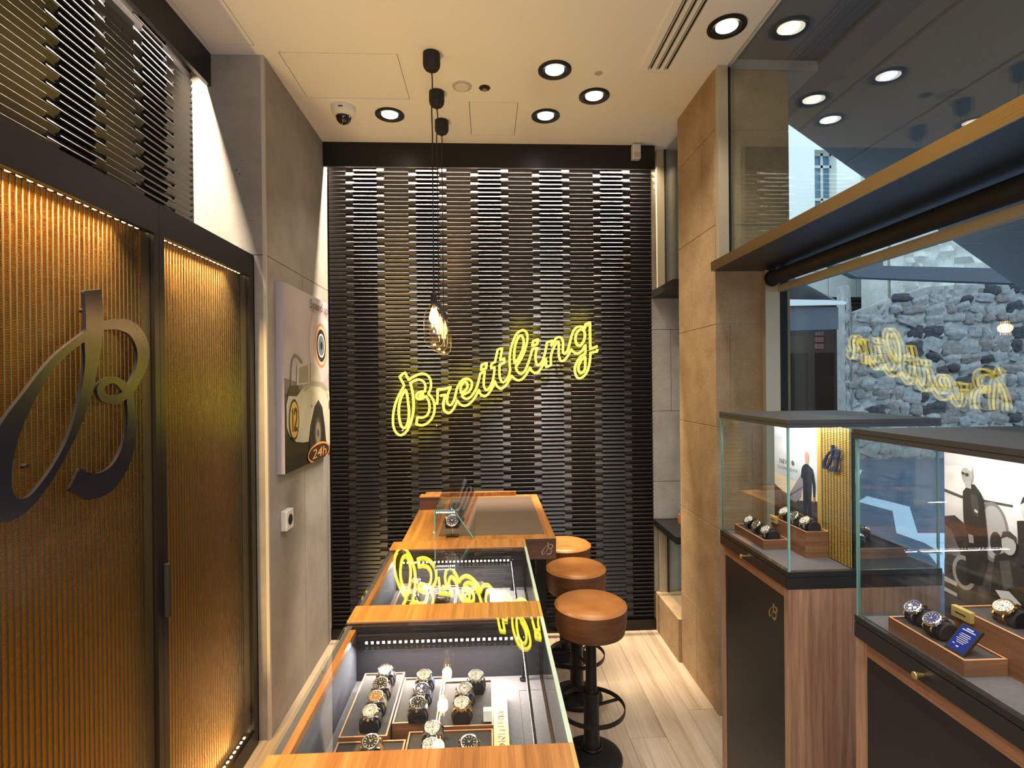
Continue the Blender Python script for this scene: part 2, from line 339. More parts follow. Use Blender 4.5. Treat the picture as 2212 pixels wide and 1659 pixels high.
M_ = {}
M_['ceiling'] = mat('ceiling_paint', (0.86,0.86,0.86), 0.9)
M_['black'] = mat('black_metal', (0.010,0.009,0.008), 0.36, spec=0.35)
M_['black_matt'] = mat('black_matt', (0.010,0.0095,0.009), 0.7)
M_['tile'] = mat('tile_charcoal', (0.010,0.009,0.0095), 0.34, col2=(0.016,0.0145,0.0155), scale=9, stretch=(3,1,8), spec=0.65)
M_['tile_back'] = mat('tile_backing', (0.008,0.007,0.007), 0.9)
M_['concrete'] = concrete_mat('concrete', srgb(160,154,146), srgb(136,130,122))
M_['bead'] = mat('corner_bead', srgb(190,182,172), 0.6)
M_['limestone'] = stone_mat('limestone', srgb(192,164,126), srgb(170,142,104), srgb(138,110,74))
M_['limestone_out'] = stone_mat('limestone_outside', srgb(196,190,178), srgb(172,166,152), srgb(148,140,126))
M_['oak'] = wood('oak_floor', srgb(206,186,160), srgb(190,168,140), srgb(166,144,116), 'y', 16, 0.45)
M_['oak2'] = wood('oak_floor_b', srgb(202,182,156), srgb(186,164,136), srgb(162,140,112), 'y', 13, 0.45)
M_['teak'] = wood('teak_top', srgb(190,134,74), srgb(168,110,54), srgb(136,86,42), 'y', 36, 0.3)
M_['teak_dark'] = wood('teak_front', srgb(112,78,58), srgb(96,64,48), srgb(78,50,38), 'x', 26, 0.4)
M_['walnut_v'] = wood('walnut_vertical', srgb(184,146,118), srgb(164,126,100), srgb(136,102,80), 'z', 60, 0.45)
M_['walnut_h'] = wood('walnut_horizontal', srgb(168,122,88), srgb(142,98,68), srgb(112,74,50), 'y', 26, 0.42)
M_['walnut_x'] = wood('walnut_end', srgb(168,122,88), srgb(142,98,68), srgb(112,74,50), 'x', 26, 0.42)
M_['teak_edge'] = mat('teak_edge', srgb(224,160,110), 0.45)
M_['brass'] = mat('brass', (0.62,0.42,0.16), 0.28, 1.0, bump=0.05, scale=4, stretch=(60,1,60))
M_['brass_edge'] = mat('brass_edging', srgb(226,186,110), 0.3, 0.6)
M_['gunmetal'] = mat('gunmetal', (0.10,0.10,0.10), 0.4, 0.8)
M_['frame_beige'] = mat('champagne_frame', srgb(196,182,150), 0.45, 0.35)
M_['gold_rod'] = mat('gold_rods', (0.78,0.44,0.045), 0.36, 0.85)
M_['gold_lit'] = mat('gold_sheet', (0.90,0.62,0.14), 0.4, 0.5)
M_['void'] = mat('void_black', (0.003,0.003,0.003), 1.0, spec=0.0)
M_['cable_dark'] = mat('dark_cable', (0.02,0.014,0.008), 0.6)
M_['mono_dark'] = mat('polished_dark_steel', (0.007,0.008,0.015), 0.26, 0.0)
M_['mono_navy'] = mat('navy_enamel', (0.012,0.022,0.10), 0.4)
M_['mono_gold'] = mat('gold_inlay', (0.75,0.55,0.22), 0.35, 0.9)
M_['mono_pale'] = mat('pale_inlay', srgb(168,140,112), 0.5)
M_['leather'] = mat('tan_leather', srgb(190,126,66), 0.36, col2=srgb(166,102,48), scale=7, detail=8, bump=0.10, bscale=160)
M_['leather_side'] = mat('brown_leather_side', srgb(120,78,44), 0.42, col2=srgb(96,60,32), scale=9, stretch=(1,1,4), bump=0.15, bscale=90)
M_['iron'] = mat('black_cast_iron', (0.018,0.017,0.017), 0.42, 0.4, bump=0.15, scale=120)
M_['mat_brown'] = mat('brown_desk_mat', srgb(98,80,66), 0.6, col2=srgb(82,66,54), scale=60, stretch=(1,6,1))
M_['slate'] = mat('slate_lining', srgb(72,74,84), 0.75)
M_['slate_dark'] = mat('dark_lining', srgb(38,38,44), 0.7)
M_['deck'] = mat('grey_suede', srgb(108,104,106), 0.85, col2=srgb(98,94,97), scale=150)
M_['tray_in'] = mat('tray_suede', srgb(72,68,66), 0.9)
M_['cushion'] = mat('charcoal_cushion', (0.018,0.018,0.020), 0.75, bump=0.1, scale=300)
M_['graphite'] = mat('graphite_lacquer', (0.020,0.019,0.018), 0.38)
M_['graphite2'] = mat('graphite_top', (0.055,0.053,0.052), 0.5)
M_['white'] = mat('white_plastic', srgb(222,220,214), 0.45)
M_['steel'] = mat('steel', (0.72,0.71,0.70), 0.18, 1.0)
M_['gold'] = mat('rose_gold', (0.85,0.60,0.34), 0.2, 1.0)
M_['dome'] = mat('smoked_dome', (0.012,0.010,0.010), 0.06, 0.0, spec=0.8)
M_['glass'] = pane('clear_glass', (0.985,0.995,0.99))
M_['glass_win'] = pane('window_glass', (0.93,0.97,0.97), 0.05, k=0.75)
M_['glass_top'] = pane('counter_glass', (0.98,0.99,0.985), 0.05, k=1.3)
M_['glass_door'] = pane('door_glass', (0.97,0.96,0.93), 0.02, k=0.45, rough=0.36)
M_['glass_bulb'] = pane('amber_bulb', (0.93,0.86,0.74), 0.06)
M_['glass_edge'] = mat('glass_edge', (0.22,0.50,0.47), 0.15, spec=0.8)
M_['glass_edge_y'] = mat('glass_edge_pale', (0.55,0.66,0.50), 0.15, spec=0.8)
M_['led'] = emit('led_white', (1.0,0.93,0.82), 18)
M_['led_warm'] = emit('led_warm', (1.0,0.74,0.36), 22)
M_['lens_warm'] = emit('lens_warm', (1.0,0.86,0.62), 14)
M_['lens_neut'] = emit('lens_neutral', (1.0,0.97,0.92), 14)
M_['filament'] = emit('filament', (1.0,0.52,0.18), 24)
M_['neon'] = emit('neon_yellow', (1.0,0.74,0.034), 7.0)
# ------------------------------------------------------------------ room shell
XL, XSL, XD = -1.114, -1.465, -1.177       # concrete face, tile face, door face
YB, YC = 3.80, 2.748                        # tile face of the back wall, concrete return
XR = 1.225                                  # inner face of the stone pier
Y0 = -2.5

fl = struct('floor')
bx('screed', M_['black_matt'], fl, -1.5, 1.64, Y0, 3.95, -0.12, -0.004)
edges = [-1.18 + 0.188*i for i in range(14)]
for i in range(13):
    x0, x1 = edges[i] + 0.0008, min(edges[i+1], 1.60) - 0.0008
    cuts = sorted([Y0, 3.86] + [(-1.9 + ((i*0.83) % 1.45)) + 1.75*k for k in range(4)])
    cuts = [c for c in cuts if Y0 <= c <= 3.86]
    for a, b in zip(cuts, cuts[1:]):
        if b - a > 0.05:
            dz = random.uniform(-0.0012, 0)
            bx('plank', M_['oak' if random.random() < .55 else 'oak2'], fl, x0, x1, a+0.0008, b-0.0008, -0.02, dz)
m = MB(); m.box(1.26, 1.64, Y0, 2.80, -0.02, 0.0); m.box(-1.5, -1.18, Y0, 3.9, -0.02, 0.0); m.build('threshold', M_['black_matt'], fl)

ce = struct('ceiling')
holes = [(-1.03, -0.438, 2.72, 3.15), (-0.093, 0.20, 3.168, 3.59), (-1.352, -1.125, 1.10, 2.672)]
xs = sorted({-1.56, 1.305} | {h[0] for h in holes} | {h[1] for h in holes}); ys = sorted({Y0, 3.95} | {h[2] for h in holes} | {h[3] for h in holes})
m = MB()
for a, b in zip(xs, xs[1:]):
    for c, d in zip(ys, ys[1:]):
        if not any(h[0] <= a and b <= h[1] and h[2] <= c and d <= h[3] for h in holes): m.box(a, b, c, d, ZC, ZC+0.10)
m.build('plaster', M_['ceiling'], ce)
bx('roof_slab', M_['black_matt'], ce, -1.56, 1.305, Y0, 3.95, ZC+0.10, ZC+0.2)
for h in holes:
    g = 0.0035
    bx('access_panel', M_['ceiling'], ce, h[0]+g, h[1]-g, h[2]+g, h[3]-g, ZC+0.0008, ZC+0.02)
bx('shadow_gap', M_['frame_beige'], ce, 1.284, 1.289, Y0, 2.80, ZC-0.003, ZC+0.01)

# left wall: cast concrete panels round the corner, tiles above the doors
wl = struct('wall_left')
g = 0.002
bx('concrete_panel', M_['concrete'], wl, -1.49, -1.128, YC, YC+0.12, 2.457+g, ZC)
bx('concrete_panel', M_['concrete'], wl, -1.49, -1.128, YC, YC+0.12, 0, 2.457-g)
bx('concrete_panel', M_['concrete'], wl, -1.24, XL, YC+0.014, 3.93, 2.457+g, ZC)
bx('concrete_panel', M_['concrete'], wl, -1.24, XL, YC+0.014, 3.284-g, 0, 2.457-g)
bx('concrete_panel', M_['concrete'], wl, -1.24, XL, 3.284+g, 3.70, 0, 2.457-g)
bx('concrete_panel', M_['concrete'], wl, -1.24, XL, 3.70+g, 3.93, 0, 2.457-g)
bx('corner_bead', M_['bead'], wl, -1.128, XL+0.001, YC-0.001, YC+0.014, 0, ZC)
bx('backing', M_['tile_back'], wl, -1.60, -1.485, Y0, YC+0.05, 0, ZC)
bx('core', M_['black_matt'], wl, -1.48, -1.245, YC+0.125, 3.93, 0, ZC)
bx('dark_panel', M_['black_matt'], wl, -1.25, XD, Y0, 0.84, 0, 2.45)

wb = struct('wall_back')
bx('backing', M_['tile_back'], wb, XL, 1.20, 3.818, 3.95, 0, ZC); bx('masonry', M_['limestone_out'], wb, 1.20, 1.80, 3.825, 3.95, 0, 4.6)

def tile_mesh(w, light, h=0.0295, d=0.0185):
    # faceted tile: a light one leans out at its foot, a dark one leans out at its head; local x width, y depth (out = -y), z up from 0
    w0 = 0.0006
    zt, zb = h-0.0006, 0.0006
    yt, yb = (-0.001, -d) if light else (-d, -0.002)
    r = 0.0025
    if light: prof = [(0.018, zb), (yb+r, zb), (yb, zb+r), (yt, zt), (0.018, zt)]
    else: prof = [(0.018, zb), (yb, zb), (yt, zt-r), (yt+r, zt), (0.018, zt)]
    m = MB(); m.prism(prof, lambda u, v, q: (q, u, v), w0, w-w0); return m
def tile_row_intervals(x0, x1, phase, period, lit_len):
    out = []; k = math.floor((x0-phase)/period) - 1
    while True:
        a = phase + k*period
        if a > x1: break
        for s, e, lt in ((a, a+lit_len, True), (a+lit_len, a+period, False)):
            s2, e2 = max(s, x0), min(e, x1)
            if e2-s2 > 0.01: out.append((s2, e2, lt))
        k += 1
    return out
TH = 0.0295
tile_cache = {}
def tile_data(w, lt):
    key = (round(w, 3), lt)
    if key not in tile_cache:
        o = tile_mesh(w, lt).build('tile', M_['tile']); tile_cache[key] = o.data; bpy.data.objects.remove(o)
    return tile_cache[key]
# back wall: rows A and B half offset; the 300 upper tiles that show clearest are single, the rest one field
n_single = 0; rest = MB(); row = 0; z = 3.385
while z > 0.075:
    phase = (-0.984 if row % 2 == 0 else -0.932)
    for s, e, lt in tile_row_intervals(XL+0.012, 1.195, phase, 0.439, 0.216):
        if 3.31 > z+TH and n_single < 300:
            link('tile', tile_data(e-s, lt), wb, (s, YB+0.016, z)); n_single += 1
        else:
            t = tile_mesh(e-s, lt); rest.add([(p[0]+s, p[1]+YB+0.016, p[2]+z) for p in t.v], t.f)
    z -= TH; row += 1
tag(rest.build('tile_field', M_['tile'], wb), kind='stuff')
# left wall above the doors
rest = MB(); row = 0; z = 3.385; Rz = Matrix.Rotation(PI/2, 4, 'Z')
while z > 2.43:
    phase = (1.855 if row % 2 == 1 else 1.910)
    for s, e, lt in tile_row_intervals(-0.4, YC-0.004, phase, 0.4525, 0.224):
        if e > 1.62:
            o = link('tile', tile_data(e-s, lt), wl, (XSL-0.016, s, z)); o.rotation_euler = (0, 0, PI/2)
        else:
            t = tile_mesh(e-s, lt)
            rest.add([(XSL-0.016 - p[1], s+p[0], p[2]+z) for p in t.v], t.f)
    z -= TH*1.02; row += 1
tag(rest.build('tile_field', M_['tile'], wl), kind='stuff')

# cove beams and skirting
m = MB(); m.box(XL, 1.197, 3.715, 3.735, 3.297, ZC); m.box(XL, 1.197, 3.735, 3.818, 3.395, ZC)
tag(m.build('trim_1', M_['black']), kind='structure')
m = MB(); m.box(-1.393, -1.373, Y0, YC, 3.302, ZC); m.box(-1.485, -1.393, Y0, YC, 3.415, ZC)
tag(m.build('trim_2', M_['black']), kind='structure')
bx('baseboard_back', M_['black'], None, XL, 1.205, 3.795, 3.818, 0, 0.075)['kind'] = 'structure'
bx('wall_front', M_['concrete'], None, -1.6, 1.7, Y0-0.15, Y0, 0, ZC+0.1)['kind'] = 'structure'

# right side: stone pier in courses, deep niche behind it
wr = struct('wall_right')
zs = [0, 0.47, 1.005, 1.55, 2.10, 2.632, 3.14, ZC]
spl = [3.10, None, 3.02, None, 3.13, 2.97, None]
j = 0.0018
for k in range(7):
    a, b = zs[k]+j, zs[k+1]-j
    near_x = [XR, 1.635] if k not in (2, 3) else [XR, 1.302 if k == 3 else 1.42, 1.635]
    ysp = [2.80, spl[k], 3.345] if spl[k] else [2.80, 3.345]
    for i, (c, d) in enumerate(zip(ysp, ysp[1:])):
        xx = near_x if i == 0 else [XR, 1.635]
        for x0, x1 in zip(xx, xx[1:]):
            jit = random.uniform(0, 0.003)
            m = MB(); m.bbox(x0+(j if x0 > XR else jit*0), x1-(j if x1 < 1.63 else 0), c+(j if c > 2.81 else 0), d-(j if d < 3.34 else 0), a, b, 0.002)
            m.build('stone_block', M_['limestone'], wr)
bx('pier_core', M_['limestone_out'], wr, XR+0.004, 1.63, 2.804, 3.34, 0, ZC)
for (x0, x1, a, b) in ((1.192, 1.66, 0.802, 1.07), (1.192, 1.66, 1.073, 1.58), (1.192, 1.33, 1.583, 2.17), (1.333, 1.66, 1.583, 2.17), (1.192, 1.66, 2.173, 2.398)):
    m = MB(); m.bbox(x0, x1, YB, YB+0.12, a, b, 0.002); m.build('reveal_stone', M_['limestone_out'], wr)
m = MB(); m.bbox(1.205, 1.64, 3.347, 3.93, 0, 0.275, 0.002); m.build('ledge_stone', M_['limestone'], wr)
bx('niche_sill', M_['black'], wr, 1.196, 1.66, 3.347, 3.80, 0.754, 0.80)
bx('niche_lintel', M_['black'], wr, 1.19, 1.66, 3.347, 3.80, 2.40, 2.45)
bx('outer_pier', M_['limestone_out'], wr, 1.66, 1.80, 3.80, 3.82, 0, 4.6); bx('pier_head', M_['limestone_out'], wr, 1.306, 1.80, 2.80, 3.95, ZC+0.002, 4.6)
w3 = struct('window_3')
m = MB(); m.box(1.232, 1.287, 3.785, 3.82, 2.45, ZC); m.build('window_frame', M_['frame_beige'], w3)
m = MB(); m.box(1.232, 1.287, 3.785, 3.82, 0.275, 0.754); m.build('window_frame', M_['frame_beige'], w3)
m = MB(); m.box(1.285, 1.30, 3.775, 3.80, 2.45, ZC); m.box(1.285, 1.30, 3.775, 3.80, 0.275, 0.754); m.build('gasket', M_['black_matt'], w3)
m = MB(); m.box(1.289, 1.299, 3.347, 3.785, 2.45, ZC); m.build('pane', M_['glass_win'], w3)
m = MB(); m.box(1.289, 1.299, 3.347, 3.785, 0.275, 0.754); m.build('pane', M_['glass_win'], w3)
m = MB(); m.box(1.585, 1.60, 3.347, 3.80, 0.80, 2.40); m.build('pane', M_['glass_win'], w3)

# the two long shop windows over and under the brass shelf
w1 = struct('window_1')
bx('window_frame', M_['frame_beige'], w1, 1.231, 1.284, 2.76, 2.799, 2.432, ZC)
bx('gasket', M_['black_matt'], w1, 1.284, 1.306, 2.775, 2.799, 2.432, ZC)
m = MB(); m.box(1.290, 1.302, Y0, 2.78, 2.432, ZC); m.build('pane', M_['glass_win'], w1)
w2 = struct('window_2')
bx('window_frame', M_['frame_beige'], w2, 1.478, 1.556, 2.76, 2.799, 0, 2.383)
bx('window_head', M_['frame_beige'], w2, 1.545, 1.575, Y0, 2.76, 2.266, 2.303)
bx('gasket', M_['black_matt'], w2, 1.556, 1.606, 2.775, 2.799, 0, 2.383)
bx('window_sill', M_['gunmetal'], w2, 1.572, 1.62, Y0, 2.775, 0.0, 0.06)
m = MB(); m.box(1.585, 1.600, Y0, 2.78, 0.06, 2.383); m.build('pane', M_['glass_win'], w2)
t3 = struct('trim_3')
bx('brass_face', M_['brass'], t3, 1.200, 1.206, Y0, 2.797, 2.384, 2.432)
bx('shelf_soffit', M_['gunmetal'], t3, 1.206, 1.604, Y0, 2.797, 2.384, 2.392)
bx('shelf_top', M_['gunmetal'], t3, 1.206, 1.31, Y0, 2.797, 2.424, 2.431)
rb = thing('roller_blind', 'black rolled-up blind tube under the brass-edged window shelf', 'blind', (1.505, 0, 2.335))
m = MB(); m.cyl((1.505, -2.4, 2.335), (1.505, 2.735, 2.335), 0.036, n=24); m.build('blind_roll', M_['black_matt'], rb, smooth=True)
m = MB(); m.cyl((1.505, 2.735, 2.335), (1.505, 2.745, 2.335), 0.041, n=24); m.box(1.49, 1.52, 2.735, 2.75, 2.33, 2.384); m.build('bracket', M_['black'], rb)

# ------------------------------------------------------------------ glazed doors with woven gold mesh
def door(name, ya, yb, mono):
    d = struct(name)
    zt, zi, zb = 2.45, 2.338, 0.085
    s0, s1 = (0.02, 0.028) if mono else (0.03, 0.045)
    bx('top_rail', M_['black'], d, -1.186, XD+0.012, ya, yb, zi, zt); bx('rail_cap', M_['black'], d, -1.25, -1.186, ya, yb, zi+0.03, zt)
    bx('bottom_rail', M_['black'], d, -1.186, XD+0.012, ya, yb, 0.0, zb); bx('rail_foot', M_['black'], d, -1.25, -1.186, ya, yb, 0.0, zb-0.03)
    bx('stile', M_['black'], d, -1.21, XD+0.012, ya, ya+s0, zb, zi)
    bx('stile', M_['black'], d, -1.21, XD+0.012, yb-s1, yb, zb, zi)
    m = MB(); m.box(XD-0.005, XD, ya+s0, yb-s1, zb, zi); m.build('pane', M_['glass_door'], d)
    bx('header', M_['black'], d, -1.47, -1.21, ya, yb, 2.40, zt)
    bx('back_panel', M_['cable_dark'], d, -1.40, -1.30, ya, yb, 0.0, 2.40)
    m = MB(); n = int((zi-zb+0.04)/0.0042)
    for i in range(n):
        z = zb-0.02 + i*0.0042
        m.add([(-1.2280, ya, z), (-1.2252, ya, z+0.0015), (-1.2280, ya, z+0.0027), (-1.2280, yb, z), (-1.2252, yb, z+0.0015), (-1.2280, yb, z+0.0027)], [(0,1,4,3),(1,2,5,4),(2,0,3,5)])
    tag(m.build('gold_rods', M_['gold_rod'], d), kind='stuff')
    c = MB(); c.box(-1.2255, -1.2225, 0, 0.0032, zb-0.02, zi+0.02); c0 = None
    n = int((yb-ya)/0.0195)
    for i in range(n):
        y = ya + 0.012 + i*0.0195
        if c0 is None:
            c0 = c.build('cable', M_['cable_dark'], d); c0.location = (0, y, 0)
        else:
            o = c0.copy(); COL.objects.link(o); o.parent = d; o.location = (0, y, 0)
    # LED lines at head and foot of the cavity between pane and mesh
    m = MB()
    y = ya+s0+0.03
    while y < yb-s1-0.02:
        m.box(-1.206, -1.198, y, y+0.012, zi+0.006, zi+0.010); m.box(-1.206, -1.198, y, y+0.012, zb-0.010, zb-0.006); y += 0.033
    m.build('led_strip', M_['led_warm'], d)
    L_ = yb-ya-s0-s1
    area('door_led_top', (-1.202, (ya+yb+s0-s1)/2-0.03, zi+0.005), 0.012, L_-0.20, 44*L_, (1.0,0.66,0.25), spread=95)
    area('door_led_foot', (-1.202, (ya+yb+s0-s1)/2-0.03, zb-0.005), 0.012, L_-0.20, (6.0 if mono else 22.0)*L_, (1.0,0.66,0.25), rot=(PI,0,0), spread=95)
    return d
d1 = door('door_1', 0.85, 1.955, True)
d2 = door('door_2', 1.957, 2.722, False)
bx('light_stop', M_['void'], d2, -1.47, XD+0.006, 2.7225, 2.746, 0, 2.45); bx('divider', M_['void'], d2, -1.40, -1.23, 1.954, 1.960, 0, 2.40)  # end piece added to stop LED light leaking between door and concrete
bx('door_handle', M_['black_matt'], d2, XD+0.012, XD+0.03, 1.962, 1.972, 0.97, 1.16)
MONO = [smooth_path(parse(t), True, 5) for t in MONOGRAM]
def monogram(name, mt, parent, origin, ux, uy, h, thick):
    me = flat_curve([[(x*h*1.0, y*h) for x, y in lp] for lp in MONO], thick/2)
    return place_mesh(name, me, mt, parent, origin, ux, uy)
mg = monogram('monogram', M_['mono_dark'], d1, (XD+0.019, 1.2756, 1.4706), (0,1,0), (0,0,1), 0.620, 0.010)
mg['label'] = 'polished dark script letter B on the gold mesh door'
for (y, z) in ((1.60, 2.02), (1.40, 1.60), (1.75, 1.53), (1.86, 1.85)): m = MB(); m.cyl((XD, y, z), (XD+0.014, y, z), 0.006, n=8); m.build('standoff', M_['black'], d1)
# ------------------------------------------------------------------ neon sign
ns = thing('neon_sign', 'yellow glowing script neon sign on the dark tiled back wall', 'sign', (0, 3.78, 1.9))
YN = 3.75
for cl, txt in NEON:
    p = smooth_path(parse(txt), bool(cl), 4)
    m = MB(); m.tube([(x, YN, z) for x, z in p], 0.0082, n=6, closed=bool(cl)); m.build('neon_tube', M_['neon'], ns, smooth=True)
for (x, z) in ((-0.60, 1.47), (-0.62, 1.62), (-0.42, 1.80), (-0.36, 1.50), (-0.22, 1.69), (-0.05, 1.70), (0.07, 1.78), (0.22, 2.13), (0.34, 1.80), (0.50, 1.92), (0.63, 1.86), (0.72, 2.20)):
    m = MB(); m.cyl((x, YN+0.008, z), (x, YB-0.004, z), 0.004, n=6); m.build('standoff', M_['white'], ns)

# ------------------------------------------------------------------ ceiling fittings
def downlight(x, y, warm, label, r=0.089):
    t = thing('downlight', label, 'ceiling light', (x, y, ZC), 'black ringed ceiling downlights')
    m = MB(); m.lathe([(r, 0), (r, -0.006), (r-0.006, -0.008), (0.066, -0.007), (0.062, -0.003), (0.050, -0.0015)], (x, y, ZC), 40); m.build('trim_ring', M_['black'], t, True)
    m = MB(); m.lathe([(0.050, -0.0015), (0.049, -0.004), (0.0, -0.004)], (x, y, ZC), 32); m.build('lens', M_['lens_warm' if warm else 'lens_neut'], t)
    return t
downlight(-0.587, 3.33, True, 'warm downlight beside the dome camera, the only one left of the pendants')
downlight(0.375, 2.83, False, 'large looking neutral white downlight right of the topmost pendant cup')
downlight(0.638, 3.081, True, 'warm downlight between the two white ones and the stone pier')
downlight(0.38, 3.319, False, 'neutral white downlight nearest the black beam, right of the small hatch')
downlight(1.141, 2.4585, True, 'warm downlight beside the slot vent, close to the upper window')

t = thing('ceiling_vent', 'white slot air vent with three dark slots beside the upper window', 'vent', (0.93, 2.0, ZC))
xa, ya0, ya1 = 0.832, 0.9, 2.813
bx('vent_back', M_['black_matt'], t, 0.855, 1.005, ya0, 2.80, ZC-0.0012, ZC-0.0004)
for (a, b) in ((xa, 0.866), (0.889, 0.910), (0.933, 0.953), (0.977, 1.012)): bx('vent_bar', M_['ceiling'], t, a, b, ya0, 2.802, ZC-0.009, ZC-0.0004)
bx('vent_bar', M_['ceiling'], t, xa, 1.012, 2.802, ya1, ZC-0.009, ZC-0.0004)
for a in (0.873, 0.916, 0.959): bx('vent_blade', M_['white'], t, a, a+0.004, ya0, 2.80, ZC-0.007, ZC-0.0012)

t = thing('security_camera', 'white dome security camera with smoked lens on the ceiling', 'camera', (-0.849, 3.252, ZC))
m = MB(); m.lathe([(0.072, 0), (0.072, -0.012), (0.066, -0.040), (0.052, -0.056), (0.046, -0.058)], (-0.849, 3.252, ZC), 36); m.build('housing', M_['white'], t, True)
m = MB(); m.lathe([(0.045, -0.056)] + [(0.045*math.cos(a), -0.058-0.045*math.sin(a)) for a in [i*PI/16 for i in range(9)]], (-0.849, 3.252, ZC), 28); m.build('dome', M_['dome'], t, True)
m = MB(); m.box(-0.862, -0.836, 3.1815, 3.190, ZC-0.030, ZC-0.022); m.build('badge', M_['slate'], t)
t = thing('smoke_detector', 'pale round ceiling cover plate beside the second pendant cup', 'detector', (-0.126, 3.001, ZC))
m = MB(); m.lathe([(0.055, 0), (0.054, -0.004), (0.038, -0.006), (0.0, -0.006)], (-0.126, 3.001, ZC), 32); m.build('plate', M_['bead'], t, True)
m = MB(); m.lathe([(0.038, -0.006), (0.036, -0.011), (0.0, -0.012)], (-0.126, 3.001, ZC), 32); m.box(-0.140, -0.112, 2.999, 3.003, ZC-0.0135, ZC-0.0115); m.build('cover', M_['white'], t, True)
t = thing('ceiling_sprinkler', 'small recessed fire sprinkler beside the round cover plate', 'sprinkler', (0.001, 3.014, ZC))
m = MB(); m.lathe([(0.033, 0), (0.033, -0.003), (0.026, -0.003), (0.024, -0.0005), (0, -0.0005)], (0.001, 3.014, ZC), 8); m.build('rim', M_['black'], t)
m = MB(); m.cyl((0.001, 3.014, ZC), (0.001, 3.014, ZC-0.012), 0.008, n=10); m.lathe([(0.015, -0.012), (0.015, -0.014), (0, -0.014)], (0.001, 3.014, ZC), 12); m.build('nozzle', M_['brass'], t)
m = MB(); m.lathe([(0.022, 0), (0.021, -0.002), (0, -0.0025)], (0.616, 2.854, ZC), 24)
tag(m.build('blanking_plate', M_['bead'], None, True), 'faint flat round blanking plate on the ceiling among the downlights', 'plate')
t = thing('motion_sensor', 'small white motion sensor on the right end of the black beam', 'sensor', (1.055, 3.70, 3.40))
m = MB(); m.bbox(1.026, 1.084, 3.665, 3.713, 3.352, 3.452, 0.005); m.build('body', M_['white'], t)
m = MB(); m.box(1.034, 1.076, 3.662, 3.666, 3.358, 3.395); m.build('lens', M_['bead'], t)
t = thing('wall_sensor', 'white square wall socket box with a round dark centre under the canvas', 'sensor', (XL, 2.96, 1.07))
m = MB(); m.bbox(XL, XL+0.034, 2.905, 3.005, 1.012, 1.118, 0.004); m.build('body', M_['white'], t)
m = MB(); m.lathe([(0.030, 0.034), (0.028, 0.037), (0, 0.036)], (XL, 2.952, 1.066), 24, axis='x'); m.build('centre', M_['cable_dark'], t, True)

# ------------------------------------------------------------------ pendant lamps
def pendant(x, y, wob, label):
    t = thing('pendant_lamp', label, 'pendant lamp', (x, y, ZC), 'bare bulb pendant lamps')
    m = MB(); m.lathe([(0.034, 0), (0.043, -0.001), (0.044, -0.052), (0.041, -0.068), (0.033, -0.080), (0.014, -0.086), (0.010, -0.094), (0, -0.094)], (x, y, ZC), 28); m.build('ceiling_cup', M_['black_matt'], t, True)
    zs_ = 2.262
    pts = []
    for i in range(33):
        f = i/32; z = ZC-0.09 + (zs_-ZC+0.09)*f
        a = wob*math.exp(-5*f)*math.sin(f*26)
        pts.append((x+a, y+0.4*a, z))
    m = MB(); m.tube(pts, 0.0035, n=6); m.build('cable', M_['black_matt'], t, True)
    m = MB(); m.lathe([(0, 2.268), (0.008, 2.266), (0.010, 2.256), (0.016, 2.252), (0.0175, 2.20), (0.015, 2.196)], (x, y, 0), 20); m.build('socket', M_['black_matt'], t, True)
    m = MB(); m.lathe([(0.0155, 2.205), (0.018, 2.195), (0.034, 2.178), (0.047, 2.158), (0.053, 2.135), (0.053, 2.045), (0.050, 2.020), (0.040, 1.995), (0.026, 1.982), (0, 1.979)], (x, y, 0), 32); m.build('bulb', M_['glass_bulb'], t, True)
    m = MB()
    for k in range(4):
        a = PI/4 + k*PI/2; m.cyl((x+0.010*math.cos(a), y+0.010*math.sin(a), 2.178), (x+0.013*math.cos(a), y+0.013*math.sin(a), 2.085), 0.0022, n=6)
    m.build('filament', M_['filament'], t)
    m = MB(); m.cyl((x, y, 2.2), (x, y, 2.17), 0.006, n=8); m.build('stem', M_['steel'], t)
    l = bpy.data.lights.new('bulb_glow', 'POINT'); l.energy = 2.2; l.color = (1, 0.62, 0.30); l.shadow_soft_size = 0.03
    o = bpy.data.objects.new('bulb_glow', l); o.location = (x, y, 2.13); COL.objects.link(o)
pendant(-0.266, 2.711, 0.004, 'pendant bulb on the cord with the cup nearest the camera')
pendant(-0.274, 3.067, 0.007, 'pendant bulb on the middle cord of the three')
pendant(-0.274, 3.401, 0.003, 'pendant bulb on the cord with the cup nearest the black beam')

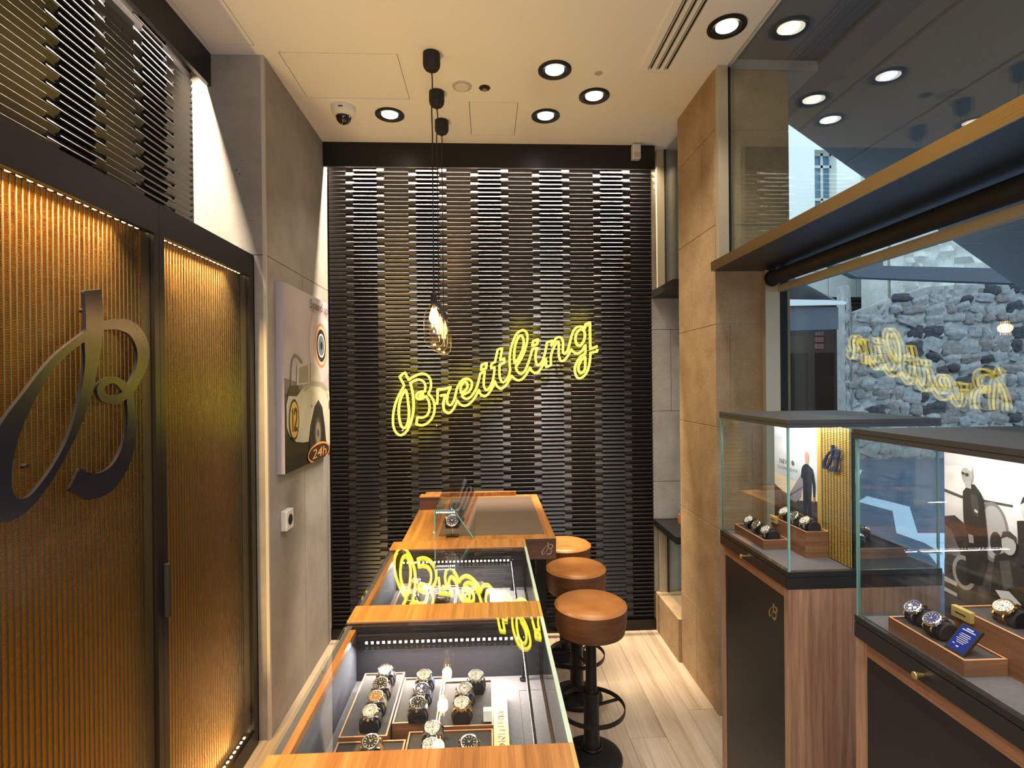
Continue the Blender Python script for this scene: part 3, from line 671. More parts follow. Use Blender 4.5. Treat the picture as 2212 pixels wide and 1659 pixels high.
# ------------------------------------------------------------------ bar stools
def bar_stool(x, y, rz, label):
    t = thing('bar_stool', label, 'stool', (0,0,0), 'tan leather bar stools')
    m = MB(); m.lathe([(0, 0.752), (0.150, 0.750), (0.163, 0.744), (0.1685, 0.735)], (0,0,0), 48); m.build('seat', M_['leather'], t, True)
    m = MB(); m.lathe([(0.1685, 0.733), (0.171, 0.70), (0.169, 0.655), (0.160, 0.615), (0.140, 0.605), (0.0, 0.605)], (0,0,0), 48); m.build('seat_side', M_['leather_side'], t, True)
    m = MB(); m.tube([(0.169*math.cos(a), 0.169*math.sin(a), 0.7345) for a in [i*2*PI/48 for i in range(48)]], 0.0035, n=6, closed=True); m.build('piping', M_['leather'], t, True)
    m = MB(); m.lathe([(0, 0.606), (0.024, 0.606), (0.027, 0.36), (0.030, 0.30), (0.034, 0.30), (0.035, 0.285), (0.039, 0.05), (0.041, 0.045)], (0,0,0), 24); m.build('post', M_['iron'], t, True)
    m = MB(); m.lathe([(0.034, 0.318), (0.037, 0.316), (0.037, 0.290), (0.034, 0.288)], (0,0,0), 24); m.build('collar', M_['iron'], t, True)
    m = MB(); m.lathe([(0.160, 0.236), (0.160, 0.256), (0.155, 0.256), (0.155, 0.236), (0.160, 0.236)], (0,0,0), 48); m.build('footring', M_['iron'], t, True)
    for k in range(3):
        a = 0.35 + rz + k*2*PI/3; ca, sa = math.cos(a), math.sin(a)
        m = MB(); m.prism([(0.030, -0.004), (0.156, -0.004), (0.156, 0.004), (0.030, 0.004)], lambda u, v, q: (u*ca - v*sa, u*sa + v*ca, q + (0.05*(0.156-u)/0.126 if False else 0)), 0.240, 0.252); m.build('spoke', M_['iron'], t)
    m = MB(); m.lathe([(0.050, 0.060), (0.047, 0.064), (0.040, 0.060), (0.042, 0.050), (0.052, 0.048), (0.095, 0.034), (0.128, 0.026), (0.142, 0.018), (0.146, 0.008), (0.146, 0.0), (0, 0)], (0,0,0), 48); m.build('base', M_['iron'], t, True)
    t.location = (x, y, 0); t.rotation_euler = (0, 0, 0)
    return t
bar_stool(0.482, 2.522, 0.0, 'tan leather bar stool nearest the camera, in front of the other two')
bar_stool(0.494, 3.018, 0.5, 'middle tan leather bar stool of the row along the counter')
bar_stool(0.494, 3.46, 1.1, 'farthest tan leather bar stool, half behind the table corner')

# ------------------------------------------------------------------ printed canvas on the concrete wall
def flat_print(name, parent, axis_fn, layers, depth=0.00025):
    # coloured shapes of a print, each a hair above the one below; axis_fn(a, b, h)
    mats = []; m = MB()
    for i, (mt, poly) in enumerate(layers):
        if mt not in mats: mats.append(mt)
        h = depth*(i+1); n = len(poly)
        m.add([axis_fn(a, b, h) for a, b in poly], [tuple(range(n))], mats.index(mt))
    return m.build(name, mats, parent)
def ell(cx, cy, rx, ry, n=28): return [(cx+rx*math.cos(2*PI*i/n), cy+ry*math.sin(2*PI*i/n)) for i in range(n)]
def ink(r, g, b, rough=0.6):
    k = 'ink_%d_%d_%d' % (r, g, b)
    if k not in M_: M_[k] = mat(k, srgb(r, g, b), rough)
    return M_[k]
def ink2(c1, c2, scale, stretch=(1,1,1)):
    k = 'ink_%d_%d_%d_mix' % c1
    if k not in M_: M_[k] = mat(k, srgb(*c1), 0.6, col2=srgb(*c2), scale=scale, stretch=stretch, detail=6)
    return M_[k]
cv = thing('canvas_print', 'canvas print of a silver racing car and target rings on the concrete wall', 'picture', (XL, 3.26, 1.83))
CY0, CY1, CZ0, CZ1, CX = 2.87, 3.66, 1.325, 2.345, XL+0.040
m = MB(); m.box(XL, CX, CY0, CY1, CZ0, CZ1); cb = m.build('canvas', ink(170, 164, 176), cv)
fy = lambda u, v, h: (CX+h, CY0 + u*(CY1-CY0), CZ0 + v*(CZ1-CZ0))
Lc = [(ink2((186,178,184), (164,156,166), 3.0), [(0,0.40),(1,0.40),(1,1),(0,1)]),
      (ink2((120,112,118), (96,88,92), 5.0, (1,1,4)), [(0,0.40),(0.35,0.42),(0.35,0.47),(0,0.50)]),
      (ink2((46,38,34), (30,24,22), 6.0, (1,1,4)), [(0,0),(1,0),(1,0.22),(0.5,0.20),(0,0.22)]),
      (ink2((92,80,70), (64,54,48), 6.0, (1,1,4)), [(0,0.20),(1,0.20),(1,0.40),(0,0.42)])]
C = (0.80, 0.71)
for rx, ry, c in ((0.30,0.245,(190,160,160)),(0.285,0.232,(186,178,184)),(0.165,0.140,(190,124,52)),(0.148,0.125,(210,176,164)),(0.122,0.103,(40,36,44)),(0.092,0.076,(226,222,216)),(0.078,0.064,(92,112,116)),(0.03,0.026,(22,20,24))):
    Lc.append((ink(*c), [(min(max(a,0.0),1.0), min(b,0.999)) for a, b in ell(C[0], C[1], rx, ry, 40)]))
Lc += [(ink(120,112,106), [(0.10,0.44),(0.105,0.53),(0.13,0.60),(0.19,0.635),(0.27,0.625),(0.34,0.60),(0.42,0.55),(0.40,0.545),(0.33,0.585),(0.27,0.61),(0.20,0.618),(0.15,0.59),(0.128,0.53),(0.125,0.44)]),
       (ink(176,170,160), [(0.22,0.46),(0.235,0.575),(0.50,0.60),(0.68,0.575),(0.78,0.50),(0.70,0.475),(0.45,0.47)]),
       (ink(136,130,120), [(0.26,0.47),(0.275,0.56),(0.47,0.58),(0.47,0.48)]),
       (ink(112,104,96), [(0.495,0.47),(0.51,0.59),(0.53,0.59),(0.515,0.47)]),
       (ink(60,52,46), [(0.03,0.40),(0.10,0.46),(0.25,0.46),(0.30,0.41),(0.2,0.39)]),
       (ink2((196,192,180), (166,160,146), 4.0), [(0.02,0.36),(0.06,0.405),(0.22,0.40),(0.34,0.445),(0.52,0.485),(0.80,0.48),(0.96,0.43),(1.0,0.38),(1.0,0.06),(0.90,0.08),(0.86,0.20),(0.80,0.32),(0.70,0.37),(0.60,0.33),(0.50,0.22),(0.46,0.13),(0.34,0.135),(0.20,0.15),(0.08,0.19),(0.02,0.24)]),
       (ink(150,144,132), [(0.34,0.445),(0.52,0.485),(0.80,0.48),(0.96,0.43),(0.9,0.42),(0.75,0.45),(0.52,0.455),(0.38,0.42)]),
       (ink(44,38,34), [(0.47,0.08),(0.50,0.20),(0.58,0.31),(0.69,0.355),(0.78,0.31),(0.85,0.20),(0.89,0.06),(0.7,0.02)]),
       (ink(24,21,20), ell(0.69,0.175,0.145,0.155)), (ink(70,62,56), ell(0.68,0.165,0.085,0.095)), (ink(120,112,102), ell(0.68,0.165,0.06,0.068)), (ink(54,46,42), ell(0.68,0.165,0.022,0.025)),
       (ink(240,196,160), ell(0.955,0.405,0.03,0.022)), (ink(90,80,72), ell(0.985,0.33,0.012,0.03)), (ink(60,54,48), ell(0.53,0.335,0.010,0.006)),
       (ink(30,26,24), ell(0.155,0.275,0.098,0.112)), (ink(206,164,88), ell(0.155,0.275,0.084,0.098)),
       (ink(36,30,26), [(0.115,0.21),(0.135,0.21),(0.135,0.34),(0.125,0.34),(0.105,0.32),(0.115,0.315)]),
       (ink(36,30,26), [(0.15,0.21),(0.215,0.21),(0.215,0.232),(0.18,0.232),(0.213,0.285),(0.213,0.32),(0.195,0.34),(0.165,0.34),(0.15,0.32),(0.15,0.30),(0.168,0.30),(0.172,0.317),(0.19,0.317),(0.194,0.285),(0.15,0.232)]),
       (ink(210,140,70), [(min(max(a,0),1), max(b,0.001)) for a, b in ell(0.70,0.045,0.275,0.062,40)]), (ink(40,32,28), [(a, max(b,0.0015)) for a, b in ell(0.70,0.045,0.255,0.050,40)])]
flat_print('print', cv, fy, Lc)
me = text_mesh('24h', 0.115, 0.0002, shear=0.15); place_mesh('lettering', me, ink(210,140,70), cv, fy(0.70, 0.042, 0.009), (0,1.7,0), (0,0,0.72))
me = text_mesh('Speed up', 0.088, 0.0002); place_mesh('lettering', me, ink(96,86,96), cv, fy(0.74, 0.945, 0.009), (0,1.12,0), (0,0,0.9))
# ------------------------------------------------------------------ glazed watch counter
KX0, KX1, KZ = -0.4539, 0.1718, 1.045  # counter, table, showcase, tray and well watch positions were scaled about the camera
ct = thing('display_counter', 'long teak topped watch counter with two glazed wells', 'counter', (-0.15, 1.9, 0))
seg = [(0.15, 1.1061), (1.711, 1.8318), (2.4443, 2.5613)]
for a, b in seg:
    m = MB(); m.bbox(KX0, KX1-0.009, a, b, KZ-0.010, KZ, 0.0012); m.build('top_strip', M_['teak'], ct)
    bx('edge_strip', M_['brass_edge'], ct, KX1-0.009, KX1+0.001, a, b, KZ-0.040, KZ-0.0005); bx('strip_core', M_['slate_dark'], ct, KX0+0.002, KX1-0.0092, a+0.001, b-0.001, KZ-0.041, KZ-0.0102)
    bx('front_lip', M_['teak_edge'], ct, KX0+0.001, KX1-0.01, a-0.0012, a, KZ-0.006, KZ-0.0006)
FZ = 0.861
for i, (a, b) in enumerate(((1.1061, 1.711), (1.8318, 2.4443))):
    bx('side_rail', M_['teak'], ct, KX0+0.020, KX0+0.038, a, b-0.036, KZ-0.030, KZ-0.010)
    bx('side_rail_outer', M_['slate'], ct, KX0+0.002, KX0+0.019, a, b, 0.7996, KZ-0.014)
    bx('lining', M_['slate'], ct, KX0+0.024, KX0+0.032, a, b, FZ, KZ-0.032)
    bx('lining', M_['slate_dark'], ct, KX0+0.032, KX1-0.016, b-0.012, b-0.001, FZ, KZ-0.042)
    bx('lining', M_['slate_dark'], ct, KX0+0.032, KX1-0.016, a+0.001, a+0.008, FZ, KZ-0.042)
    bx('deck', M_['deck'], ct, KX0+0.026, KX1-0.014, a, b, FZ-0.02, FZ)
    bx('deck_seam', M_['slate_dark'], ct, 0.0868, 0.088, a+0.01, b-0.10, FZ, FZ+0.0006)
    bx('deck_seam', M_['slate_dark'], ct, 0.0868, 0.1491, b-0.0953, b-0.0942, FZ, FZ+0.0006)
    m = MB(); m.box(KX0+0.002, KX1-0.001, a+0.0005, b-0.002, KZ-0.009, KZ-0.001); m.build('glass_top', M_['glass_top'], ct)
    m = MB(); m.box(KX1-0.0085, KX1, a+0.0005, b-0.002, 0.6864, KZ-0.0095); m.build('glass_front', M_['glass_top'], ct)
    m = MB(); m.box(KX1-0.010, KX1+0.0008, a+0.0005, b-0.002, KZ-0.0095, KZ-0.0004); m.build('glass_edge', M_['glass_edge_y'], ct)
    # lamp rail: bar of LEDs along the far side, return rod on posts
    yl = b-0.045; zl = 0.9931
    m = MB(); m.box(-0.3917, 0.1057, yl, yl+0.010, zl, zl+0.012); m.cyl((0.1019, yl+0.005, zl+0.006), (0.0981, a+0.05, zl+0.006), 0.0045, n=10); m.build('lamp_rail', M_['black'], ct)
    for (px_, py_) in ((0.1038, yl+0.006), (0.0981, a+0.055)): m = MB(); m.lathe([(0, FZ), (0.011, FZ), (0.011, FZ+0.006), (0.0045, FZ+0.007), (0.0045, zl+0.004), (0, zl+0.004)], (px_, py_, 0), 12); m.build('lamp_post', M_['black'], ct)
    m = MB()
    for k in range(29):
        x = -0.385 + k*0.0173; m.box(x, x+0.0071, yl-0.0011, yl, zl+0.001, zl+0.008)
    m.build('led_strip', M_['led'], ct)
    area('well_led', (-0.1434, yl-0.004, zl-0.002), 0.4908, 0.010, 6.5, COOL, rot=(math.radians(-38), 0, 0))
bx('body', M_['walnut_v'], ct, KX0+0.03, KX1-0.02, 0.15, 2.5613, 0.06, FZ-0.021)
bx('plinth', M_['black'], ct, KX0+0.06, KX1-0.05, 0.2, 2.5481, 0, 0.06)
bx('body_end', M_['slate_dark'], ct, KX0+0.03, KX1-0.012, 0.15, 1.1061, FZ-0.02, KZ-0.041)
bx('body_mid', M_['slate_dark'], ct, KX0+0.03, KX1-0.012, 1.711, 1.8318, FZ-0.02, KZ-0.041)
bx('body_mid', M_['slate_dark'], ct, KX0+0.03, KX1-0.012, 2.4443, 2.5613, FZ-0.02, KZ-0.041)

# gold ribbed name bars lying in the wells
def name_bar(a, b, lab):
    t = thing('name_bar', lab, 'sign', (0.03, (a+b)/2, FZ), 'gold name bars in the counter wells')
    m = MB(); m.box(0.0076, 0.0462, a, b, FZ, FZ+0.0377); m.build('bar', M_['gold_lit'], t)
    for k in range(8):
        x = 0.009+k*0.0047; bx('rib', M_['gold_lit'], t, x, x+0.0028, a, b, FZ+0.0377, FZ+0.0401)
    me = text_mesh('BREITLING', 0.0283, 0.0006); place_mesh('lettering', me, M_['white'], t, (0.0269, a+(b-a)*0.40, FZ+0.0411), (0,-1.2,0), (1,0,0))
name_bar(1.2552, 1.5779, 'gold ribbed name bar lying in the near counter well')
name_bar(2.0008, 2.2744, 'gold ribbed name bar lying in the far counter well')
t = thing('price_card', 'small blank white card standing on the tray beside the gold bar', 'card', (-0.0113, 1.4062, 0.9082))
m = MB(); m.prism([(1.3892, 0.9148), (1.4298, 0.9148), (1.4185, 0.9355), (1.4005, 0.9355)], lambda u, v, h: (h, u, v), -0.0189, 0.0038); m.build('card', M_['white'], t)

# consultation table at the end of the counter
tb = thing('consultation_table', 'teak table with an inset brown writing mat at the end of the counter', 'table', (-0.0472, 3.0672, 0))
m = MB(); m.bbox(-0.4153, 0.3256, 2.5632, 3.5768, 1.0025, KZ, 0.002); m.build('top', M_['teak'], tb)
bx('fascia', M_['teak_dark'], tb, 0.1727, 0.3246, 2.5628, 2.5812, 0.944, 1.0422)
bx('fascia_side', M_['teak_dark'], tb, 0.3086, 0.3251, 2.5812, 3.5768, 0.944, 1.0025)
bx('apron', M_['teak_dark'], tb, -0.4105, 0.3077, 2.5859, 3.5674, 0.9459, 1.0025)
bx('writing_mat', M_['mat_brown'], tb, -0.2473, 0.2784, 2.6349, 3.5108, KZ, KZ+0.0012)
m = MB(); m.bbox(-0.4115, -0.2718, 3.1993, 3.289, KZ, KZ+0.0708, 0.002); m.build('riser', M_['teak_edge'] if False else M_['teak_dark'], tb)
m = MB(); m.bbox(-0.4153, 0.184, 3.5438, 3.5787, KZ+0.0005, KZ+0.0264, 0.002); m.build('back_ledge', M_['teak'], tb)
bx('riser_top', M_['teak'], tb, -0.4124, -0.2709, 3.1984, 3.2899, KZ+0.0708, KZ+0.0746)
m = MB()
for x in (-0.3775, 0.2548): m.box(x, x+0.05, 2.8312, 2.8784, 0, 0.9459); m.box(x, x+0.05, 3.4919, 3.5391, 0, 0.9459)
m.box(-0.3775, 0.1416, 2.9256, 2.9445, 0.02, 0.9459)
m.build('frame', M_['black'], tb)
mg = monogram('monogram', M_['mono_pale'], tb, (0.2529, 2.5615, 0.9638), (1,0,0), (0,0,1), 0.0604, 0.0015); mg['label'] = 'pale inlaid script letter B'

# tent shaped glass showcase on the table
gx = thing('glass_showcase', 'long tent-shaped glass showcase with LED end on the teak table', 'showcase', (-0.1604, 3.0672, KZ))
yA, yB2 = 2.5812, 3.5372
def glass_sheet(name, poly, y0, y1, parent):
    m = MB(); m.prism(poly, lambda u, v, q: (u, q, v), y0, y1); return m.build(name, M_['glass'], parent)
glass_sheet('glass_side', [(-0.2624, KZ+0.0012), (-0.2567, KZ+0.0012), (-0.2567, 1.1818), (-0.2624, 1.1818)], yA, yB2, gx)
glass_sheet('glass_side', [(-0.0755, KZ+0.0012), (-0.0689, KZ+0.0012), (-0.1614, 1.1818), (-0.167, 1.1818)], yA, yB2, gx)
glass_sheet('glass_lid', [(-0.2624, 1.1818), (-0.1614, 1.1818), (-0.1614, 1.1875), (-0.2624, 1.1875)], yA, yB2, gx)
m = MB()
m.box(-0.2628, -0.1609, yA-0.001, yA, 1.1814, 1.188); m.box(-0.2628, -0.2562, yA-0.001, yA, KZ+0.0012, 1.1818)
m.prism([(-0.0755, KZ+0.0012), (-0.0689, KZ+0.0012), (-0.1614, 1.1818), (-0.168, 1.1818)], lambda u, v, q: (u, q, v), yA-0.001, yA)
m.build('glass_edge', M_['glass_edge'], gx)
m = MB()
for k in range(10): m.box(-0.2529+k*0.0092, -0.2487+k*0.0092, yA+0.004, yA+0.008, 1.1715, 1.1767)
m.build('led_strip', M_['led'], gx)
bx('led_bar', M_['black'], gx, -0.2548, -0.1623, yA+0.004, yA+0.014, 1.1771, 1.1817)
m = MB(); m.cyl((-0.2718, 2.6331, 1.0639), (-0.2624, 2.6331, 1.0639), 0.006, n=12); m.build('lock', M_['gold'], gx)
# ------------------------------------------------------------------ wrist watches and their cushions
CR = 0.025
def watch_proto(strap_kind, strap_m, case_m, dial_m, mark_m, chrono, sub_m=None):
    t = link('wrist_watch', None)
    z0 = CR+0.001
    m = MB(); N = 9
    if strap_kind == 'links':
        for sgn in (1, -1):
            for i in range(11):
                a = math.radians(34 + i*9.0)*sgn; R = CR+0.0022
                w = 0.0105 - 0.0002*i
                c, s_ = math.cos(a), math.sin(a)
                u0, u1 = -0.0019, 0.0019
                for (y0, y1, dz) in ((-w, -w*0.38, 0), (-w*0.36, w*0.36, 0.0006), (w*0.38, w, 0)):
                    vs = []
                    for (tt, rr) in ((u0, R-0.0012), (u1, R-0.0012), (u1, R+0.0014+dz), (u0, R+0.0014+dz)):
                        x = rr*s_ + tt*c; z = rr*c - tt*s_
                        vs += [(x, y0, z), (x, y1, z)]
                    m.add(vs, [(0,2,3,1),(2,4,5,3),(4,6,7,5),(6,0,1,7),(0,6,4,2),(1,3,5,7)])
    else:
        for sgn in (1, -1):
            for i in range(N):
                a0 = math.radians(26 + i*11.5)*sgn; a1 = math.radians(26 + (i+1)*11.5)*sgn
                w0, w1 = 0.0110-0.0003*i, 0.0110-0.0003*(i+1)
                R0, R1 = CR+0.0006, CR+0.0034
                vs = []
                for (a, w) in ((a0, w0), (a1, w1)):
                    for (R, y) in ((R0, -w), (R0, w), (R1, w*0.9), (R1, -w*0.9)): vs.append((R*math.sin(a), y, R*math.cos(a)))
                m.add(vs, [(0,1,5,4),(1,2,6,5),(2,3,7,6),(3,0,4,7),(0,3,2,1),(4,5,6,7)])
    m.build('strap', strap_m, t)
    m = MB(); m.lathe([(0.0, z0), (0.017, z0), (0.0212, z0+0.003), (0.0216, z0+0.007), (0.0200, z0+0.0095)], (0,0,0), 24)
    for sx in (1, -1):
        for sy in (1, -1): m.prism([(0.010*sx, z0+0.008), (0.0235*sx, z0+0.002), (0.0265*sx, z0-0.006), (0.0235*sx, z0-0.007), (0.012*sx, z0+0.001)], lambda u, v, q: (u, q, v), 0.0105*sy, 0.0138*sy)
    m.build('case', case_m, t, True)
    zb = z0+0.0095
    m = MB(); m.lathe([(0.0214, zb-0.0015), (0.0212, zb+0.0008), (0.0192, zb+0.0022), (0.0172, zb+0.0018), (0.0166, zb+0.0004)], (0,0,0), 28); m.build('bezel', case_m, t, True)
    m = MB(); m.lathe([(0.0170, zb+0.0004), (0, zb+0.0004)], (0,0,0), 24); dl = m.build('dial', dial_m, t)
    m = MB()
    for k in range(12):
        a = k*PI/6; c, s_ = math.cos(a), math.sin(a); l = 0.0112 if k % 3 else 0.0100
        m.add([(l*c-0.0007*s_, l*s_+0.0007*c, zb+0.0009), (0.0152*c-0.0007*s_, 0.0152*s_+0.0007*c, zb+0.0009), (0.0152*c+0.0007*s_, 0.0152*s_-0.0007*c, zb+0.0009), (l*c+0.0007*s_, l*s_-0.0007*c, zb+0.0009)], [(0,3,2,1)])
    for (a, l, w) in ((2.2, 0.0088, 0.0009), (0.75, 0.0130, 0.0007)):
        c, s_ = math.cos(a), math.sin(a)
        m.add([(-0.002*c-w*s_, -0.002*s_+w*c, zb+0.0013), (l*c, l*s_, zb+0.0013), (-0.002*c+w*s_, -0.002*s_-w*c, zb+0.0013)], [(0,2,1)])
    m.build('hand', mark_m, t, ).name = 'hands'
    if chrono:
        m = MB()
        for a in (PI/2+0.0, PI, -PI/2): m.lathe([(0.0044, zb+0.0008), (0, zb+0.0008)], (0.0078*math.cos(a), 0.0078*math.sin(a), 0), 12)
        m.build('subdial', sub_m, t)
    m = MB(); m.cyl((0, -0.0212, z0+0.006), (0, -0.0255, z0+0.006), 0.0030, n=10)
    if chrono:
        for x in (-0.010, 0.010): m.cyl((x, -0.0190, z0+0.006), (x*1.15, -0.0235, z0+0.006), 0.0020, n=8)
    m.build('crown', case_m, t)
    return t
def cushion_proto():
    # rounded D-shaped roll, axis along y
    prof = [(CR*math.cos(a), CR*math.sin(a)) for a in [math.radians(-32 + i*244/18) for i in range(19)]]
    m = MB(); rings = []
    for (y, k) in ((-0.027, 0.90), (-0.025, 0.985), (-0.022, 1.0), (0.022, 1.0), (0.025, 0.985), (0.027, 0.90)):
        rings.append([(x*k, y, (z+0.003)*k-0.003) for x, z in prof])
    n = len(prof); vs = [p for r_ in rings for p in r_]; fs = []
    for r_ in range(len(rings)-1):
        for i in range(n): fs.append((r_*n+i, r_*n+(i+1) % n, (r_+1)*n+(i+1) % n, (r_+1)*n+i))
    fs += [tuple(range(n)), tuple(range(len(vs)-1, len(vs)-n-1, -1))]
    m.add(vs, fs); return m.build('watch_cushion', M_['cushion'], None, True)
_pals = {
    'black': mat('black_strap', (0.014,0.013,0.013), 0.5), 'blue': mat('blue_strap', srgb(44,52,110), 0.55), 'olive': mat('olive_strap', srgb(120,112,48), 0.6),
    'orange': mat('orange_strap', srgb(222,150,70), 0.55), 'brown': mat('brown_strap', srgb(96,56,34), 0.5),
    'dwhite': mat('dial_white', srgb(236,234,226), 0.35), 'dblack': mat('dial_black', (0.012,0.012,0.012), 0.3), 'dblue': mat('dial_blue', srgb(50,54,110), 0.3), 'dsilver': mat('dial_silver', srgb(196,190,176), 0.35), 'dbronze': mat('dial_bronze', srgb(150,110,60), 0.35),
    'mlum': mat('lume', srgb(244,236,200), 0.4), 'mdark': mat('dark_marker', (0.015,0.015,0.02), 0.4)}
P = _pals
PROTO = {
    'steel_white': ('steel and white dial', watch_proto('links', M_['steel'], M_['steel'], P['dwhite'], P['mdark'], True, P['dsilver'])),
    'steel_black': ('steel and black dial', watch_proto('links', M_['steel'], M_['steel'], P['dblack'], P['mlum'], False)),
    'black_silver': ('black strap and silver dial', watch_proto('strap', P['black'], M_['steel'], P['dsilver'], P['mdark'], True, P['dwhite'])),
    'brown_black': ('brown strap and black dial', watch_proto('strap', P['brown'], M_['steel'], P['dblack'], P['mlum'], False)),
    'olive': ('olive strap and bronze dial', watch_proto('strap', P['olive'], M_['steel'], P['dbronze'], P['mlum'], False)),
    'orange': ('orange strap and black dial', watch_proto('strap', P['orange'], M_['steel'], P['dblack'], P['mlum'], False)),
    'blue_blue': ('blue strap and blue dial', watch_proto('strap', P['blue'], M_['steel'], P['dblue'], P['dwhite'], True, P['dwhite'])),
    'blue_white': ('blue strap and white dial', watch_proto('strap', P['blue'], M_['steel'], P['dwhite'], P['mdark'], True, P['dsilver'])),
    'black_black': ('black strap and black dial', watch_proto('strap', P['black'], M_['steel'], P['dblack'], P['mlum'], False)),
    'navy_chrono': ('black strap and navy dial', watch_proto('strap', P['black'], M_['steel'], P['dblue'], P['dwhite'], True, P['dblue'])),
    'gold_white': ('rose gold and white dial', watch_proto('strap', P['brown'], M_['gold'], P['dwhite'], P['mdark'], True, P['dsilver'])),
}
CUSH = cushion_proto()
used = set(); cush_used = [False]
def put_watch(kind, x, y, z, where, rx=0.0, ry=0.0, rz=0.0, cushion=True, scale=1.0, group='wrist watches on display'):
    desc, p = PROTO[kind]
    o = copy_tree(p) if kind in used else p
    used.add(kind)
    o.rotation_mode = 'XYZ'
    o.matrix_world = Matrix.Translation((x, y, z)) @ Matrix.Rotation(rz, 4, 'Z') @ Matrix.Rotation(rx, 4, 'X') @ Matrix.Rotation(ry, 4, 'Y') @ Matrix.Scale(scale, 4)
    tag(o, 'watch, %s, %s' % (desc, where.replace('of the ', 'of ').replace('in the ', 'in ').replace('on the ', 'on ').replace(', near well', ' in near well').replace(', far well', ' in far well').replace(', far display case', ' in far case').replace('second from the back', 'second from back').replace('third from the back', 'third from back')), 'watch', group)
    if cushion:
        c = CUSH.copy() if cush_used[0] else CUSH
        if cush_used[0]: COL.objects.link(c)
        cush_used[0] = True
        c.location = (x, y, z); c.rotation_euler = (0, 0, rz); c.scale = (scale,)*3
        tag(c, 'charcoal cushion, %s' % where, 'cushion', 'charcoal watch cushions')

# trays of the near and the far well
def tray(name, lab, x0, x1, y0, y1, z0, z1, wall=0.004, grp='shallow trays in the counter wells', w1='walnut_h', w2='walnut_x'):
    t = thing(name, lab, 'tray', ((x0+x1)/2, (y0+y1)/2, z0), grp)
    m = MB(); m.box(x0, x1, y0, y0+wall, z0, z1); m.box(x0, x1, y1-wall, y1, z0, z1); m.build('end_board', M_[w2], t)
    m = MB(); m.box(x0, x0+wall, y0+wall, y1-wall, z0, z1); m.box(x1-wall, x1, y0+wall, y1-wall, z0, z1); m.build('side_board', M_[w1], t)
    m = MB(); e = 0.0004
    m.box(x0, x1, y0, y0+wall, z1, z1+e); m.box(x0, x1, y1-wall, y1, z1, z1+e); m.box(x0, x0+wall, y0+wall, y1-wall, z1, z1+e); m.box(x1-wall, x1, y0+wall, y1-wall, z1, z1+e)
    m.build('rim', M_['teak_edge'], t)
    bx('lining', M_['tray_in'], t, x0+wall, x1-wall, y0+wall, y1-wall, z0, z1-0.004)
    return t
for (nm, dy, wl_) in (('near', 0.0, 'near'), ('far', 0.7248, 'far')):
    tray('watch_tray', 'long left watch tray in the %s counter well' % nm, -0.3822, -0.2614, 1.3514+dy, 1.6468+dy, FZ, 0.9129)
    tray('watch_tray', 'middle watch tray in the %s counter well' % nm, -0.2576, -0.1406, 1.4024+dy, 1.6185+dy, FZ, 0.911)
    tray('watch_tray', 'right watch tray beside the gold bar in the %s counter well' % nm, -0.1378, 0.0066, 1.3807+dy, 1.594+dy, FZ, 0.911)
    tray('watch_tray', 'front left watch tray in the %s counter well' % nm, -0.3822, -0.2133, 1.1231+dy, 1.3477+dy, FZ, 0.9044)
    tray('watch_tray', 'front right watch tray in the %s counter well' % nm, -0.2095, 0.0057, 1.1231+dy, 1.3769+dy, FZ, 0.9044)
TX = math.radians(16)
zc_ = 0.874
near = [('steel_white', -0.3095, 1.5949, 'back of the long left tray, near well'), ('brown_black', -0.3095, 1.526, 'second from the back of the long left tray, near well'),
        ('olive', -0.3095, 1.4609, 'third from the back of the long left tray, near well'), ('black_silver', -0.3114, 1.3967, 'front of the long left tray, near well'),
        ('blue_white', -0.1906, 1.5591, 'back of the middle tray, near well'), ('blue_blue', -0.1906, 1.4911, 'centre of the middle tray, near well'), ('steel_black', -0.1925, 1.4269, 'front of the middle tray, near well'),
        ('steel_white', -0.0415, 1.5477, 'back of the right tray, near well'), ('black_silver', -0.0717, 1.4836, 'centre of the right tray, near well'), ('gold_white', -0.0755, 1.4175, 'front of the right tray, near well'),
        ('orange', -0.2869, 1.2911, 'rear of front left tray, near well'), ('orange', -0.2888, 1.2231, 'front of front left tray, near well'),
        ('steel_white', -0.1434, 1.3326, 'back of the front right tray, near well'), ('blue_white', -0.1416, 1.2684, 'front of the front right tray, near well'), ('brown_black', -0.0519, 1.2741, 'right side of the front right tray, near well')]
for k, x, y, w in near: put_watch(k, x, y, (0.9136 if 'front left tray' in w or 'front right tray' in w else 0.9217), w, rx=TX)
far = [('steel_white', -0.3152, 2.3028, 'back of the long left tray, far well'), ('steel_black', -0.3133, 2.2423, 'second from the back of the long left tray, far well'),
       ('steel_white', -0.3114, 2.1819, 'third from the back of the long left tray, far well'), ('steel_black', -0.3077, 2.1197, 'front of the long left tray, far well'), ('steel_white', -0.2973, 2.0385, 'front left tray, far well'),
       ('black_silver', -0.1888, 2.2046, 'back of the middle tray, far well'), ('black_black', -0.1906, 2.1404, 'front of the middle tray, far well'), ('steel_white', -0.1472, 2.0498, 'front right tray, far well'),
       ('black_silver', -0.0434, 2.2386, 'back of the right tray, far well'), ('steel_white', -0.0774, 2.1706, 'centre of the right tray, far well'), ('steel_black', -0.0774, 2.1102, 'front of the right tray, far well')]
for k, x, y, w in far: put_watch(k, x, y, (0.9136 if 'front left tray' in w or 'front right tray' in w else 0.9217), w, rx=TX)
